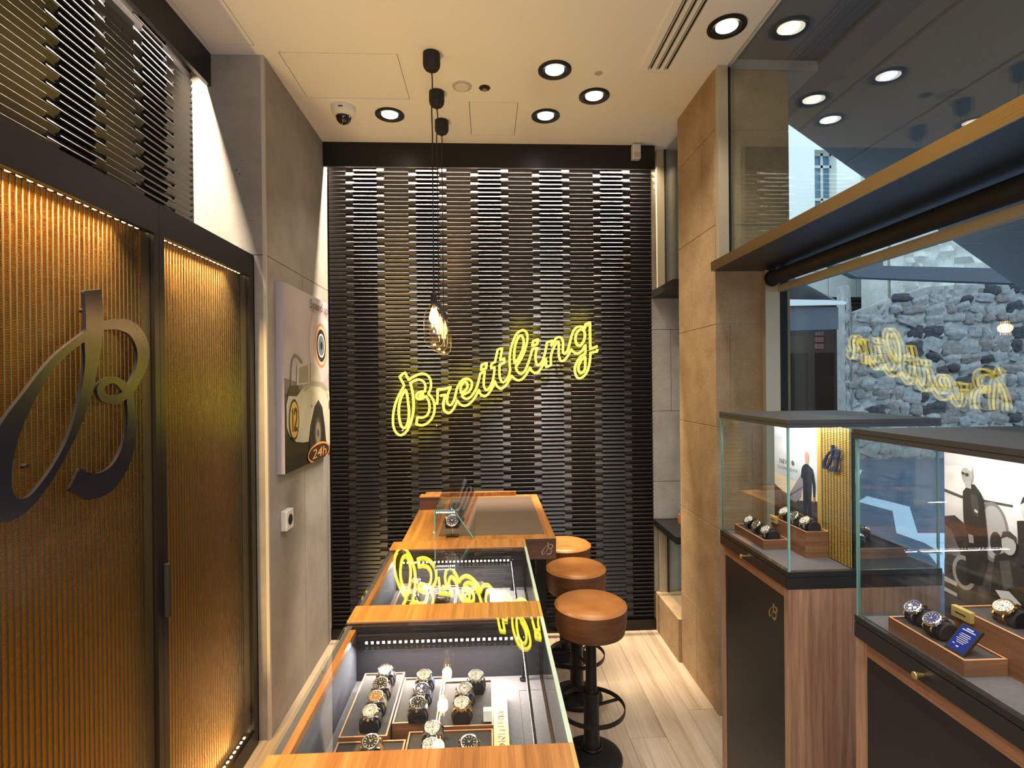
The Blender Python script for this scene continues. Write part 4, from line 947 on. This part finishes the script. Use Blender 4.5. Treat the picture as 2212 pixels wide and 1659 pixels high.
# the two watches in the glass showcase on the table
def stand(x, y, lab):
    t = thing('watch_stand', lab, 'stand', (x, y, KZ))
    m = MB(); m.box(x-0.03, x+0.03, y-0.02, y+0.02, KZ+0.0013, KZ+0.006); m.build('base', M_['black'], t)
    m = MB(); m.cyl((x, y+0.005, KZ+0.006), (x, y+0.005, KZ+0.045), 0.004, n=8); m.build('stem', M_['steel'], t)
stand(-0.178, 2.632, 'small stand at the lit end of the glass showcase'); put_watch('black_black', -0.178, 2.632, KZ+0.066, 'on a stand at the lit end of the glass showcase', rx=math.radians(62), scale=1.4)
stand(-0.18, 2.93, 'small stand in the middle of the glass showcase'); put_watch('steel_black', -0.18, 2.93, KZ+0.066, 'on a stand in the middle of the glass showcase', rx=math.radians(62), scale=1.3)
# ------------------------------------------------------------------ the two tall glass display cases by the window
CX0, CX1 = 1.02, 1.567
def display_case(y0, y1, lab, mono):
    t = thing('display_case', lab, 'display case', (1.29, (y0+y1)/2, 0), 'tall glass display cases')
    bx('body', M_['walnut_v'], t, CX0+0.010, CX1-0.006, y0+0.0005, y1-0.0005, 0.03, 1.082)
    bx('plinth', M_['black'], t, CX0+0.03, CX1-0.02, y0+0.02, y1-0.02, 0, 0.03)
    ya, yb, zt = y0+0.032, y1-0.046, 1.046
    m = MB(); m.box(CX0+0.002, CX0+0.010, y0, ya-0.0015, 0.03, 1.082); m.box(CX0+0.002, CX0+0.010, yb+0.0015, y1, 0.03, 1.082); m.build('stile', M_['walnut_v'], t)
    bx('rail', M_['walnut_h'], t, CX0+0.002, CX0+0.010, ya-0.0015, yb+0.0015, zt+0.0015, 1.082)
    dr = bx('door', M_['graphite'], t, CX0+0.0035, CX0+0.010, ya, yb, 0.05, zt)
    bx('drawer_surround', M_['graphite'], t, CX0, CX1, y0, y1, 1.0825, 1.1225)
    dw = bx('drawer', M_['graphite'], t, CX0-0.0015, CX0+0.002, y0+0.012, y1-0.012, 1.0835, 1.1215)
    yk = (y0+y1)/2 + 0.03
    m = MB(); m.lathe([(0.0042, 0), (0.0042, -0.006), (0.0085, -0.021), (0.0075, -0.0225), (0, -0.0225)], (CX0-0.0015, yk, 1.101), 20, axis='x'); k = m.build('knob', M_['mono_gold'], dw, True)
    bx('groove', M_['black_matt'], t, CX0+0.003, CX1-0.003, y0+0.003, y1-0.003, 1.1225, 1.1255)
    bx('top_plate', M_['graphite'], t, CX0, CX1, y0, y1, 1.1255, 1.1415)
    bx('deck', M_['deck'], t, CX0+0.016, CX1-0.016, y0+0.016, y1-0.016, 1.1415, 1.1425)
    z0, z1 = 1.1417, 1.635
    for nm, b in (('glass_front', (CX0+0.004, CX0+0.010, y0+0.0105, y1-0.0105)), ('glass_back', (CX1-0.010, CX1-0.004, y0+0.0105, y1-0.0105)), ('glass_side', (CX0+0.011, CX1-0.011, y0+0.004, y0+0.010)), ('glass_side', (CX0+0.011, CX1-0.011, y1-0.010, y1-0.004))):
        m = MB(); m.box(*b, z0, z1); m.build(nm, M_['glass'], t)
    for x in (CX0+0.004, CX1-0.0105):
        for y in (y0+0.004, y1-0.0105): bx('glass_edge', M_['glass_edge'], t, x, x+0.0065, y, y+0.0065, z0, z1)
    m = MB(); m.box(CX0, CX1, y0, y1, 1.649, 1.662); m.box(CX0, CX1, y0, y1, 1.635, 1.6465); m.box(CX0+0.002, CX1-0.002, y0+0.002, y1-0.002, 1.6465, 1.649); m.build('lid', M_['graphite2'], t)
    bx('led_strip', M_['led'], t, CX0+0.055, CX0+0.060, y0+0.05, y1-0.05, 1.632, 1.6349)
    bx('led_strip', M_['led'], t, 1.225, 1.230, y0+0.03, y1-0.03, 1.632, 1.6349)
    area('case_led', (CX0+0.075, (y0+y1)/2, 1.628), 0.02, y1-y0-0.1, 1.5, COOL, rot=(0, math.radians(-15), 0))
    area('case_led', (1.215, (y0+y1)/2, 1.628), 0.02, y1-y0-0.06, 0.4, COOL, rot=(0, math.radians(10), 0))
    if mono:
        g_ = monogram('monogram', M_['mono_gold'], dr, (CX0+0.0030, 1.905, 0.935), (0,-1,0), (0,0,1), 0.060, 0.0012); g_['label'] = 'gold script letter B'
    return t
display_case(1.771, 2.303, 'walnut display case beside the stone pier, with the surfer poster inside', True)
display_case(0.911, 1.443, 'walnut display case nearest the camera, with the aviators poster inside', False)

def case_tray(lab, x0, x1, y0, y1, h): return tray('watch_tray', lab, x0, x1, y0, y1, 1.1427, 1.1427+h, 0.005, 'wooden watch trays in the display cases')
case_tray('low walnut tray at the front of the far display case', 1.063, 1.164, 2.014, 2.255, 0.036)
case_tray('tall walnut tray in front of the surfer poster', 1.1655, 1.252, 1.906, 2.145, 0.096)
case_tray('low walnut tray with the small blue sign on it', 1.041, 1.141, 1.121, 1.343, 0.036)
case_tray('tall walnut tray in front of the aviators poster', 1.1425, 1.250, 0.95, 1.258, 0.096)
case_tray('low walnut tray on the window side of the far display case', 1.31, 1.535, 1.885, 2.12, 0.036)
zl, zt_ = 1.1427+0.032+0.0132, 1.1427+0.092+0.0132
A = math.radians(-44)
put_watch('black_silver', 1.112, 2.050, zl, 'front of the low tray, far display case', ry=A)
put_watch('steel_black', 1.112, 2.122, zl, 'centre of the low tray, far display case', ry=A)
put_watch('steel_white', 1.118, 2.198, zl, 'back of the low tray, far display case', ry=A)
put_watch('blue_white', 1.208, 1.945, zt_, 'front of the tall tray, far display case', ry=A)
put_watch('steel_black', 1.208, 2.015, zt_, 'centre of the tall tray, far display case', ry=A)
put_watch('steel_white', 1.208, 2.088, zt_, 'back of the tall tray, far display case', ry=A)
put_watch('brown_black', 1.46, 2.03, zl, 'right on the window-side tray, far display case', ry=-A)
put_watch('black_black', 1.375, 1.945, zl, 'left on the window-side tray, far display case', ry=-A)
A2 = math.radians(-38)
put_watch('navy_chrono', 1.090, 1.238, zl+0.004, 'front of the low tray, behind the blue sign', ry=A2)
put_watch('blue_blue', 1.098, 1.306, zl+0.004, 'back of the low tray in the near display case', ry=A2)
put_watch('gold_white', 1.200, 1.168, zt_, 'back of the tall tray in the near display case', ry=A2)
put_watch('steel_white', 1.200, 1.092, zt_, 'front of the tall tray in the near display case', ry=A2)
def price_plate(lab, y0, y1, z, x):
    t = thing('name_plate', lab, 'plate', (x, (y0+y1)/2, z))
    m = MB(); m.bbox(x-0.009, x+0.004, y0, y1, z, z+0.026, 0.001); m.build('plate', mat('pale_brass', srgb(214,186,110), 0.4, 0.3), t)
    bx('print_line', M_['slate_dark'], t, x-0.0094, x-0.0089, y0+0.012, y1-0.012, z+0.011, z+0.0145)
price_plate('small pale brass name plate on the tall tray of the far display case', 2.092, 2.142, 1.219, 1.1640)
price_plate('small pale brass name plate on the tall tray of the near display case', 1.203, 1.255, 1.219, 1.1410)

# blue sign on the low tray of the near case
t = thing('counter_sign', 'small dark framed sign with white text lines on blue, on the low tray', 'sign', (1.09, 1.165, 1.175))
p0 = Vector((1.058, 1.192, 1.1765)); ux = Vector((0, -1, 0)); uy = Vector((0.66, 0, 0.75)).normalized(); uz = ux.cross(uy)
if uz.x > 0: uz = -uz
def sg(a, b, h): return p0 + ux*a + uy*b + uz*h
WS, HS = 0.050, 0.070
m = MB(); m.prism([(0,0),(WS,0),(WS,HS),(0,HS)], lambda u, v, q: tuple(sg(u, v, q)), -0.006, 0.0); m.build('frame', M_['graphite'], t)
m = MB(); m.prism([(0.004,0.005),(WS-0.004,0.005),(WS-0.004,HS-0.004),(0.004,HS-0.004)], lambda u, v, q: tuple(sg(u, v, q)), 0.0, 0.0008); m.build('face', emit('blue_screen', srgb(40,62,150), 0.9), t)
m = MB()
for (a0, a1, b, th) in ((0.017,0.034,0.060,0.0030),(0.009,0.042,0.0555,0.0022),(0.013,0.037,0.046,0.0014),(0.011,0.039,0.0415,0.0014),(0.014,0.036,0.037,0.0014),(0.010,0.040,0.0325,0.0014),(0.013,0.037,0.028,0.0014),(0.016,0.034,0.0235,0.0014),(0.010,0.016,0.017,0.002),(0.022,0.028,0.0125,0.003)):
    m.prism([(a0,b),(a1,b),(a1,b+th),(a0,b+th)], lambda u, v, q: tuple(sg(u, v, q)), 0.0008, 0.0011)
m.build('print_line', M_['white'], t)
m = MB(); m.add([tuple(sg(0.02,0.05,-0.006)), tuple(sg(0.03,0.05,-0.006)), tuple(sg(0.03,0.002,-0.046)), tuple(sg(0.02,0.002,-0.046)), tuple(sg(0.02,0.045,-0.006)), tuple(sg(0.03,0.045,-0.006)), tuple(sg(0.03,-0.001,-0.044)), tuple(sg(0.02,-0.001,-0.044))], [(0,1,2,3),(7,6,5,4),(0,3,7,4),(1,5,6,2)]); m.build('strut', M_['graphite'], t)

# posters and mesh screen standing in the cases
def board(name, lab, y0, y1, z0, z1, x):
    t = thing(name, lab, 'poster', (x, (y0+y1)/2, z0)); bx('board', M_['white'], t, x, x+0.012, y0, y1, z0, z1); return t
XP = 1.258
t = board('poster', 'colour poster of a surfer carrying a board on a beach, in the far case', 1.967, 2.284, 1.1427, 1.628, XP)
fp = lambda a, b, h: (XP-h, a, b)
S = [(ink2((226,232,238),(196,208,222), 7.0, (1,1,2)), [(2.284,1.1427),(1.967,1.1427),(1.967,1.628),(2.284,1.628)]),
     (ink(238,226,196), [(2.284,1.40),(1.967,1.36),(1.967,1.30),(2.284,1.34)]),
     (ink2((92,84,84),(58,52,54), 26.0, (1,1,3)), [(2.284,1.345),(2.22,1.325),(2.10,1.31),(1.967,1.335),(1.967,1.1427),(2.284,1.1427)]),
     (ink2((52,46,48),(34,30,32), 20.0), [(2.284,1.26),(2.15,1.275),(1.967,1.27),(1.967,1.1427),(2.284,1.1427)]),
     (ink(150,146,160), [(2.178,1.314),(2.15,1.345),(2.085,1.418),(2.070,1.420),(2.072,1.37),(2.088,1.325),(2.12,1.300),(2.16,1.300)]),
     (ink(96,92,104), [(2.178,1.314),(2.075,1.372),(2.076,1.366),(2.172,1.309)]),
     (ink(196,150,124), ell(2.0445,1.495,0.0135,0.021)), (ink(196,150,124), [(2.052,1.482),(2.037,1.482),(2.035,1.462),(2.054,1.462)]),
     (ink(24,26,34), [(2.055,1.466),(2.034,1.466),(2.006,1.452),(1.998,1.43),(1.990,1.39),(1.992,1.345),(2.004,1.345),(2.006,1.385),(2.012,1.41),(2.015,1.37),(2.018,1.33),(2.020,1.255),(2.035,1.255),(2.039,1.31),(2.046,1.31),(2.048,1.25),(2.068,1.25),(2.070,1.33),(2.070,1.39),(2.072,1.41),(2.076,1.402),(2.084,1.408),(2.080,1.44),(2.072,1.455)]),
     (ink(40,46,66), [(2.036,1.464),(2.010,1.45),(2.014,1.41),(2.018,1.33),(2.034,1.33),(2.040,1.40)]),
     (ink(190,140,112), [(1.992,1.345),(2.004,1.345),(2.006,1.33),(1.998,1.322),(1.992,1.333)])]
flat_print('print', t, fp, S)
me = text_mesh('NEW', 0.028, 0.0001, space=1.25); place_mesh('lettering', me, ink(70,76,84), t, (XP-0.004, 2.203, 1.4525), (0,-1,0), (0,0,1))
me = text_mesh('OUTERKNOWN', 0.0185, 0.0001, space=1.15); place_mesh('lettering', me, ink(110,116,122), t, (XP-0.004, 2.180, 1.426), (0,-1,0), (0,0,1))
m = MB(); m.add([fp(a, b, 0.0035) for a, b in ell(2.140, 1.457, 0.0085, 0.0095, 20)], [tuple(range(20))]); m.build('badge', ink(70,76,84), t)

ms = thing('mesh_screen', 'gold woven mesh screen with a navy script letter, beside the surfer poster', 'screen', (XP, 1.86, 1.1427))
bx('frame', M_['gold_lit'], ms, XP-0.010, XP+0.012, 1.9435, 1.9655, 1.1427, 1.630)
bx('backing', M_['cable_dark'], ms, XP+0.004, XP+0.012, 1.786, 1.9435, 1.1427, 1.630)
m = MB()
for i in range(78):
    z = 1.146 + i*0.0062; m.box(XP-0.006, XP-0.002, 1.786, 1.9435, z, z+0.0043)
tag(m.build('gold_rods', M_['gold_lit'], ms), kind='stuff')
c0 = None
for i in range(10):
    y = 1.7875 + i*0.0168
    if c0 is None: c0 = bx('cable', M_['cable_dark'], ms, XP-0.0072, XP-0.0058, 1.7875, 1.7890, 1.1427, 1.630)
    else:
        o = c0.copy(); COL.objects.link(o); o.parent = ms; o.location = (0, y-1.7875, 0)
g_ = monogram('monogram', M_['mono_navy'], ms, (XP-0.016, 1.918, 1.468), (0,-1,0), (0,0,1), 0.096, 0.008); g_['label'] = 'navy script letter B'

t = board('poster', 'black and white poster of aviators beside propeller planes, in the near case', 0.935, 1.412, 1.1427, 1.628, XP)
BW = lambda v: ink(v, v, v)
A_ = [(ink2((236,234,232),(206,204,204), 6.0, (1,1,2)), [(1.412,1.1427),(0.935,1.1427),(0.935,1.628),(1.412,1.628)]),
      (ink2((178,176,178),(206,204,206), 5.0, (1,1,3)), [(1.412,1.56),(1.3,1.575),(1.15,1.55),(0.935,1.58),(0.935,1.628),(1.412,1.628)]),
      (BW(70), [(1.412,1.487),(1.36,1.480),(1.22,1.488),(1.22,1.494),(1.36,1.488),(1.412,1.496)]),
      (ink2((66,62,64),(38,35,37), 24.0), [(1.412,1.42),(1.38,1.43),(1.33,1.405),(1.27,1.43),(1.20,1.40),(1.10,1.42),(0.935,1.40),(0.935,1.1427),(1.412,1.1427)]),
      (ink2((128,126,128),(92,90,92), 20.0), [(1.412,1.40),(1.39,1.385),(1.365,1.34),(1.36,1.32),(1.412,1.32)]),
      (BW(120), ell(1.272,1.415,0.042,0.075)), (BW(168), ell(1.270,1.415,0.034,0.066)), (BW(44), ell(1.262,1.39,0.016,0.028)),
      (ink2((84,80,82),(40,37,39), 30.0), [(1.412,1.30),(1.30,1.31),(1.20,1.28),(1.05,1.30),(0.935,1.28),(0.935,1.1427),(1.412,1.1427)]),
      (BW(158), ell(1.352,1.285,0.034,0.045)), (BW(40), ell(1.352,1.285,0.024,0.034)),
      (BW(190), [(1.412,1.255),(1.372,1.252),(1.372,1.240),(1.412,1.242)]), (BW(190), [(1.412,1.225),(1.372,1.222),(1.372,1.212),(1.412,1.214)]),
      (BW(26), [(1.352,1.50),(1.335,1.522),(1.318,1.525),(1.300,1.505),(1.292,1.49),(1.288,1.45),(1.282,1.39),(1.285,1.33),(1.300,1.27),(1.34,1.265),(1.345,1.33),(1.336,1.39),(1.350,1.42),(1.352,1.46)]),
      (BW(58), [(1.330,1.50),(1.312,1.497),(1.305,1.47),(1.308,1.44),(1.322,1.45),(1.328,1.47)]), (BW(200), [(1.318,1.462),(1.309,1.459),(1.309,1.452),(1.318,1.455)]),
      (BW(150), [(1.336,1.392),(1.322,1.392),(1.320,1.372),(1.334,1.37)]),
      (BW(150), ell(1.338,1.547,0.0165,0.026)), (BW(160), [(1.345,1.53),(1.327,1.53),(1.326,1.512),(1.342,1.512)]), (BW(196), [(1.353,1.56),(1.345,1.576),(1.33,1.577),(1.323,1.565),(1.326,1.556),(1.34,1.565)]),
      (BW(30), [(1.3545,1.553),(1.345,1.551),(1.345,1.544),(1.3535,1.546)]), (BW(30), [(1.343,1.551),(1.3325,1.551),(1.333,1.543),(1.342,1.543)]),
      (BW(34), [(1.262,1.36),(1.235,1.375),(1.20,1.36),(1.17,1.30),(1.17,1.20),(1.28,1.20),(1.27,1.30)]), (BW(72), [(1.25,1.35),(1.225,1.36),(1.215,1.30),(1.24,1.28)]),
      (BW(176), ell(1.226,1.398,0.018,0.026)), (BW(58), [(1.246,1.405),(1.24,1.425),(1.222,1.430),(1.206,1.42),(1.206,1.40),(1.214,1.412),(1.23,1.415)]),
      (BW(30), [(1.205,1.46),(1.17,1.47),(1.12,1.46),(1.11,1.36),(1.20,1.36)]), (BW(190), ell(1.178,1.490,0.017,0.026)), (BW(36), [(1.197,1.50),(1.19,1.52),(1.172,1.522),(1.160,1.505),(1.168,1.505),(1.185,1.51)]),
      (BW(206), [(1.26,1.275),(1.225,1.285),(1.195,1.265),(1.20,1.25),(1.24,1.255)]),
      (BW(34), [(1.10,1.45),(1.05,1.47),(1.0,1.45),(0.99,1.30),(1.10,1.30)]), (BW(186), ell(1.05,1.495,0.018,0.027)), (BW(60), [(1.07,1.505),(1.06,1.525),(1.04,1.525),(1.03,1.505),(1.05,1.515)])]
flat_print('print', t, fp, A_)

# wooden box on the black niche sill
t = thing('wooden_box', 'small wooden box on the black niche sill behind the stone pier', 'box', (1.40, 3.60, 0.80))
m = MB(); m.box(1.335, 1.50, 3.52, 3.528, 0.80, 0.862); m.box(1.335, 1.50, 3.692, 3.70, 0.80, 0.862); m.box(1.335, 1.343, 3.528, 3.692, 0.80, 0.862); m.box(1.492, 1.50, 3.528, 3.692, 0.80, 0.862); m.build('sides', mat('red_brown_wood', srgb(150,84,52), 0.5), t)
bx('floor_board', M_['teak_dark'], t, 1.343, 1.492, 3.528, 3.692, 0.80, 0.83)
# ------------------------------------------------------------------ the street outside
M_['street'] = mat('street_asphalt', srgb(70,84,104), 0.8, col2=srgb(58,70,90), scale=3, detail=8)
M_['street_paint'] = mat('street_paint', srgb(186,200,214), 0.8)
M_['basalt'] = stone_mat('basalt', srgb(110,106,106), srgb(64,62,65), srgb(30,30,33), 0.95, 2.5, 1.0)
M_['rubble'] = stone_mat('rubble_grey', srgb(188,184,178), srgb(150,146,142), srgb(104,102,102), 0.95, 2.2, 1.0)
M_['rubble2'] = stone_mat('rubble_brown', srgb(172,162,154), srgb(134,124,118), srgb(84,78,76), 0.95, 2.2, 1.0)
M_['mortar'] = stone_mat('mortar', srgb(190,186,178), srgb(158,154,148), srgb(116,114,112), 0.95, 4, 1.0)
M_['plaster'] = stone_mat('old_plaster', srgb(228,224,214), srgb(204,200,188), srgb(164,160,148), 0.95, 1.4, 1.0)
M_['cladding'] = mat('stone_cladding', srgb(186,184,176), 0.8, col2=srgb(174,172,164), scale=2)
M_['cream'] = mat('cream_render', srgb(240,234,220), 0.85)
M_['navy_cloth'] = mat('dark_awning_cloth', srgb(122,128,132), 0.85, col2=srgb(104,110,116), scale=40, stretch=(1,30,1))
M_['steel_blue'] = mat('painted_steel', srgb(74,80,88), 0.5)
M_['dark_glass'] = mat('dark_glass', (0.01,0.012,0.016), 0.08)
M_['sky_reflect'] = mat('sky_reflection_pane', (0.10,0.20,0.28), 0.1)  # sky reflection put into the pane's base colour
M_['frame_pale'] = mat('pale_window_frame', srgb(206,206,198), 0.6)
M_['dark_brown'] = mat('dark_brown_wall', srgb(70,62,56), 0.7)

st = tag(link('street_ground', None), kind='structure')
bx('asphalt', M_['street'], st, 1.66, 40, -14, 40, -0.1, 0.0)
m = MB()
for poly in ([(5.40,7.55),(5.48,6.98),(4.74,5.98),(4.98,5.96),(5.9,7.2),(5.8,7.9)], [(4.98,5.96),(5.32,5.93),(7.0,5.93),(7.0,5.55),(4.75,5.60),(4.74,5.98)], [(4.62,5.15),(4.75,5.60),(5.4,5.55),(4.9,4.6)], [(3.4,3.4),(3.75,3.4),(4.75,5.2),(4.5,5.25)], [(5.23,8.0),(5.6,8.0),(7.4,10.2),(7.0,10.3)]):
    m.add([(x, y, 0.004) for x, y in poly], [tuple(range(len(poly)))])
m.build('paint_marking', M_['street_paint'], st)

# rubble wall: a mortared mass with stones set in it
rw = tag(link('stone_wall', None), 'old grey and black rubble stone wall across the street', 'wall'); YW = 11.5
outl = [(7.95,-0.1),(8.02,0.9),(8.10,3.05),(8.18,3.28),(9.0,3.58),(9.9,3.86),(11.7,3.93),(14.5,3.95),(14.5,-0.1)]
def topz(x):
    for (a, za), (b, zb) in zip(outl[2:7], outl[3:8]):
        if a <= x <= b: return za + (zb-za)*(x-a)/(b-a)
    return 3.9
rr = random.Random(3)
m = MB(); NX, NZ = 90, 46
vs = []; fs = []
for i in range(NX+1):
    for k in range(NZ+1):
        x = 7.98 + (14.5-7.98)*i/NX; zt = topz(x); z = -0.1 + (zt+0.1)*k/NZ
        e = 0 if i in (0, NX) or k == NZ else rr.uniform(-0.05, 0.05)
        if i == 0: x += rr.uniform(-0.02, 0.02)
        vs.append((x, YW + e, z))
for i in range(NX):
    for k in range(NZ):
        a = i*(NZ+1)+k; fs.append((a, a+NZ+1, a+NZ+2, a+1))
nf = len(vs)
for i in range(NX+1): vs.append((7.98 + (14.5-7.98)*i/NX, YW+0.3, topz(7.98 + (14.5-7.98)*i/NX)))
for i in range(NX): fs.append((i*(NZ+1)+NZ, (i+1)*(NZ+1)+NZ, nf+i+1, nf+i))
vs += [(7.98, YW, -0.1), (7.98, YW+0.3, -0.1)]
fs.append(tuple([k for k in range(NZ+1)] + [nf, len(vs)-1]))
m.add(vs, fs); m.build('mortar', M_['mortar'], rw, True)
pro = []
for s_ in range(6):
    bm = bmesh.new(); bmesh.ops.create_icosphere(bm, subdivisions=3, radius=1.0); q = random.Random(s_)
    ph = [q.uniform(0, 6) for _ in range(6)]
    for v in bm.verts:
        k = 1 + 0.16*math.sin(3*v.co.x+ph[0]) + 0.13*math.sin(4*v.co.z+ph[1]) + 0.07*math.sin(8*v.co.x+ph[2])*math.sin(7*v.co.z+ph[3]) + q.uniform(-0.045, 0.045)
        v.co *= k; v.co.x = max(-0.8, min(0.8, v.co.x)); v.co.z = max(-0.82, min(0.82, v.co.z)); v.co.y *= 0.55
    mm_ = MB().bm(bm); pro.append(mm_)
data = {}
cnt = 0; zrow = 0.05
while zrow < 3.9:
    hgt = rr.uniform(0.17, 0.36); x = 8.02 + rr.uniform(0, 0.2)
    while x < 13.2:
        w = rr.uniform(0.18, 0.52)
        if zrow + hgt*0.9 < topz(min(x+w/2, 14)) and rr.random() < 0.95:
            s_ = rr.randrange(6); mt = rr.choices(['basalt', 'rubble', 'rubble2'], [0.20, 0.48, 0.32])[0]
            key = (s_, mt)
            if key not in data:
                o = pro[s_].build('stone', M_[mt], rw, True); data[key] = o
            else:
                o = bpy.data.objects.new('stone', data[key].data); COL.objects.link(o); o.parent = rw
            o.location = (x+w/2, YW+0.02, zrow+hgt/2+rr.uniform(-0.06, 0.06)); o.scale = (w*0.62, rr.uniform(0.10, 0.24), hgt*rr.uniform(0.52, 0.68)); o.rotation_euler = (0, rr.uniform(-0.38, 0.38), 0); cnt += 1
        x += w + rr.uniform(-0.02, 0.05)
    zrow += hgt + 0.02

pw_ = thing('plaster_wall', 'tall pale rough plastered wall behind the rubble wall', 'wall', (14, 13.4, 0))
m = MB(); vs = []; fs = []; NX, NZ = 60, 50
for i in range(NX+1):
    for k in range(NZ+1):
        x = 10.43 + 9*i/NX; z = 7.5*k/NZ
        e = 0 if i == 0 else rr.uniform(-0.11, 0.11)
        vs.append((x + (rr.uniform(-0.03, 0.03) if i == 0 else 0), 13.3+e, z))
for i in range(NX):
    for k in range(NZ):
        a = i*(NZ+1)+k; fs.append((a, a+NZ+1, a+NZ+2, a+1))
m.add(vs, fs); m.box(10.45, 19.4, 13.42, 14.4, 0, 7.5); m.build('face', M_['plaster'], pw_, True)

bd = thing('building', 'cream and grey stone building across the street with a dark entrance', 'building', (11, 16, 0)); YBD = 15.0
bx('upper_wall', M_['cream'], bd, 3.0, 9.52, YBD, YBD+3, 5.6, 15); bx('upper_wall', M_['cream'], bd, 10.18, 30, YBD, YBD+3, 5.6, 15)
bx('upper_wall', M_['cream'], bd, 9.52, 10.18, YBD, YBD+3, 5.6, 6.75); bx('upper_wall', M_['cream'], bd, 9.52, 10.18, YBD, YBD+3, 8.45, 15)
wn = bx('window', M_['frame_beige'], bd, 9.52, 10.18, YBD+0.28, YBD+0.34, 6.75, 6.80)
m = MB()
for (a, b, c, d) in ((9.52,9.57,6.75,8.45),(10.13,10.18,6.75,8.45),(9.86,9.93,6.75,8.45),(9.52,10.18,8.38,8.45),(9.52,10.18,7.06,7.13),(9.52,10.18,8.02,8.10)): m.box(a, b, YBD+0.25, YBD+0.33, c, d)
m.build('window_frame', M_['frame_pale'], bd)
bx('window_pane', M_['sky_reflect'], bd, 9.55, 10.15, YBD+0.30, YBD+0.31, 6.8, 8.4)
# cladding panels with open joints round the entrance
xs_ = [3.0, 4.5, 6.0, 7.5, 9.0, 9.9, 10.75, 11.65, 12.5, 14, 16, 18, 20]; zs2 = [4.18, 4.93, 5.6]
for a, b in zip(xs_, xs_[1:]):
    for c, d in zip(zs2, zs2[1:]): bx('cladding_panel', M_['cladding'], bd, a+0.008, b-0.008, YBD, YBD+0.1, c+0.008, d-0.008)
for a, b in ((11.65, 12.5), (12.5, 14), (14, 16), (16, 20)):
    for c, d in ((0, 1.4), (1.4, 2.8), (2.8, 4.18)): bx('cladding_panel', M_['cladding'], bd, a+0.008, b-0.008, YBD, YBD+0.1, c+0.008, d-0.008)
bx('core', M_['dark_brown'], bd, 3.0, 30, YBD+1.8, YBD+3, 0, 5.6); bx('core', M_['steel_blue'], bd, 3.0, 30, YBD+0.11, YBD+1.8, 4.2, 5.6); bx('entrance_side', M_['cladding'], bd, 11.66, 12.0, YBD+0.1, YBD+1.8, 0, 4.19)
bx('entrance_wall', M_['dark_brown'], bd, 3.0, 11.65, YBD+0.6, YBD+0.8, 0, 4.18)
for (a, b, z1) in ((9.06, 9.62, 2.6), (9.86, 10.42, 2.6)): bx('entrance_door', M_['dark_glass'], bd, a, b, YBD+0.55, YBD+0.6, 0.05, z1)
m = MB()
for i in range(3):
    for k in range(5): m.box(9.86+i*0.085, 9.93+i*0.085, YBD+0.55, YBD+0.6, 2.72+k*0.2, 2.87+k*0.2)
m.build('lattice_window', ink(150,96,100), bd)

aw = thing('awning', 'dark awning over the shop window, seen from below', 'awning', (2.8, 1, 2.4))
m = MB(); m.prism([(1.958, 3.562), (3.665, 2.402), (3.665, 2.390), (1.958, 3.550)], lambda u, v, q: (u, q, v), -1.6, 3.47); m.build('cloth', M_['navy_cloth'], aw)
bx('cassette', M_['steel_blue'], aw, 1.80, 1.97, -1.6, 3.47, 3.50, 3.66)
bx('soffit', M_['steel_blue'], aw, 1.31, 1.80, -1.6, 3.34, 3.52, 3.66)
m = MB(); m.cyl((3.67, -1.6, 2.395), (3.67, 3.47, 2.395), 0.030, n=12); m.build('front_bar', M_['steel_blue'], aw)
m = MB(); m.cyl((2.09, -1.6, 3.462), (2.09, 3.46, 3.462), 0.010, n=8); m.build('seam_bar', M_['steel_blue'], aw)
m = MB(); m.cyl((2.40, -1.6, 3.25), (2.40, 3.46, 3.25), 0.006, n=8); m.build('seam_bar', M_['steel_blue'], aw)
t = thing('steel_beam', 'long grey steel awning beam crossing in front of the pale walls', 'beam', (6, 6, 3))
m = MB(); m.add([(3.97,6.0,3.135),(4.62,6.0,3.168),(4.62,6.0,3.118),(6.9,6.0,3.07),(6.9,6.0,2.885),(4.30,6.0,2.985)] + [(3.97,6.1,3.135),(4.62,6.1,3.168),(4.62,6.1,3.118),(6.9,6.1,3.07),(6.9,6.1,2.885),(4.30,6.1,2.985)], [(5,4,3,2,1,0),(6,7,8,9,10,11)] + [(i,(i+1) % 6,6+(i+1) % 6,6+i) for i in range(6)]); m.build('beam', M_['steel_blue'], t)
bx('post', M_['steel_blue'], t, 6.80, 6.90, 6.0, 6.1, 0, 2.95)
t = thing('small_awning', 'small dark awning with a white side arm beside the entrance', 'awning', (5, 8, 2.9))
m = MB(); m.prism([(4.2, 3.72), (4.83, 3.32), (5.40, 3.03), (5.40, 3.01), (4.2, 3.66)], lambda u, v, q: (u, q, v), 8.0, 10.2); m.build('cloth', M_['navy_cloth'], t)
m = MB(); m.prism([(4.0, 2.925), (5.49, 2.945), (5.53, 2.96), (5.53, 2.99), (5.47, 3.005), (5.36, 3.01), (5.30, 3.02), (4.0, 3.04)], lambda u, v, q: (u, q, v), 7.95, 8.0); m.build('arm', M_['white'], t)
m = MB(); m.prism([(4.0, 2.54), (5.45, 2.58), (5.45, 2.92), (4.0, 2.92)], lambda u, v, q: (u, q, v), 8.02, 10.2); m.build('valance', M_['steel_blue'], t)
m = MB(); m.box(4.0, 4.08, 8.1, 8.2, 0, 3.72); m.box(4.0, 4.08, 10.0, 10.1, 0, 3.72); m.build('post', M_['steel_blue'], t)
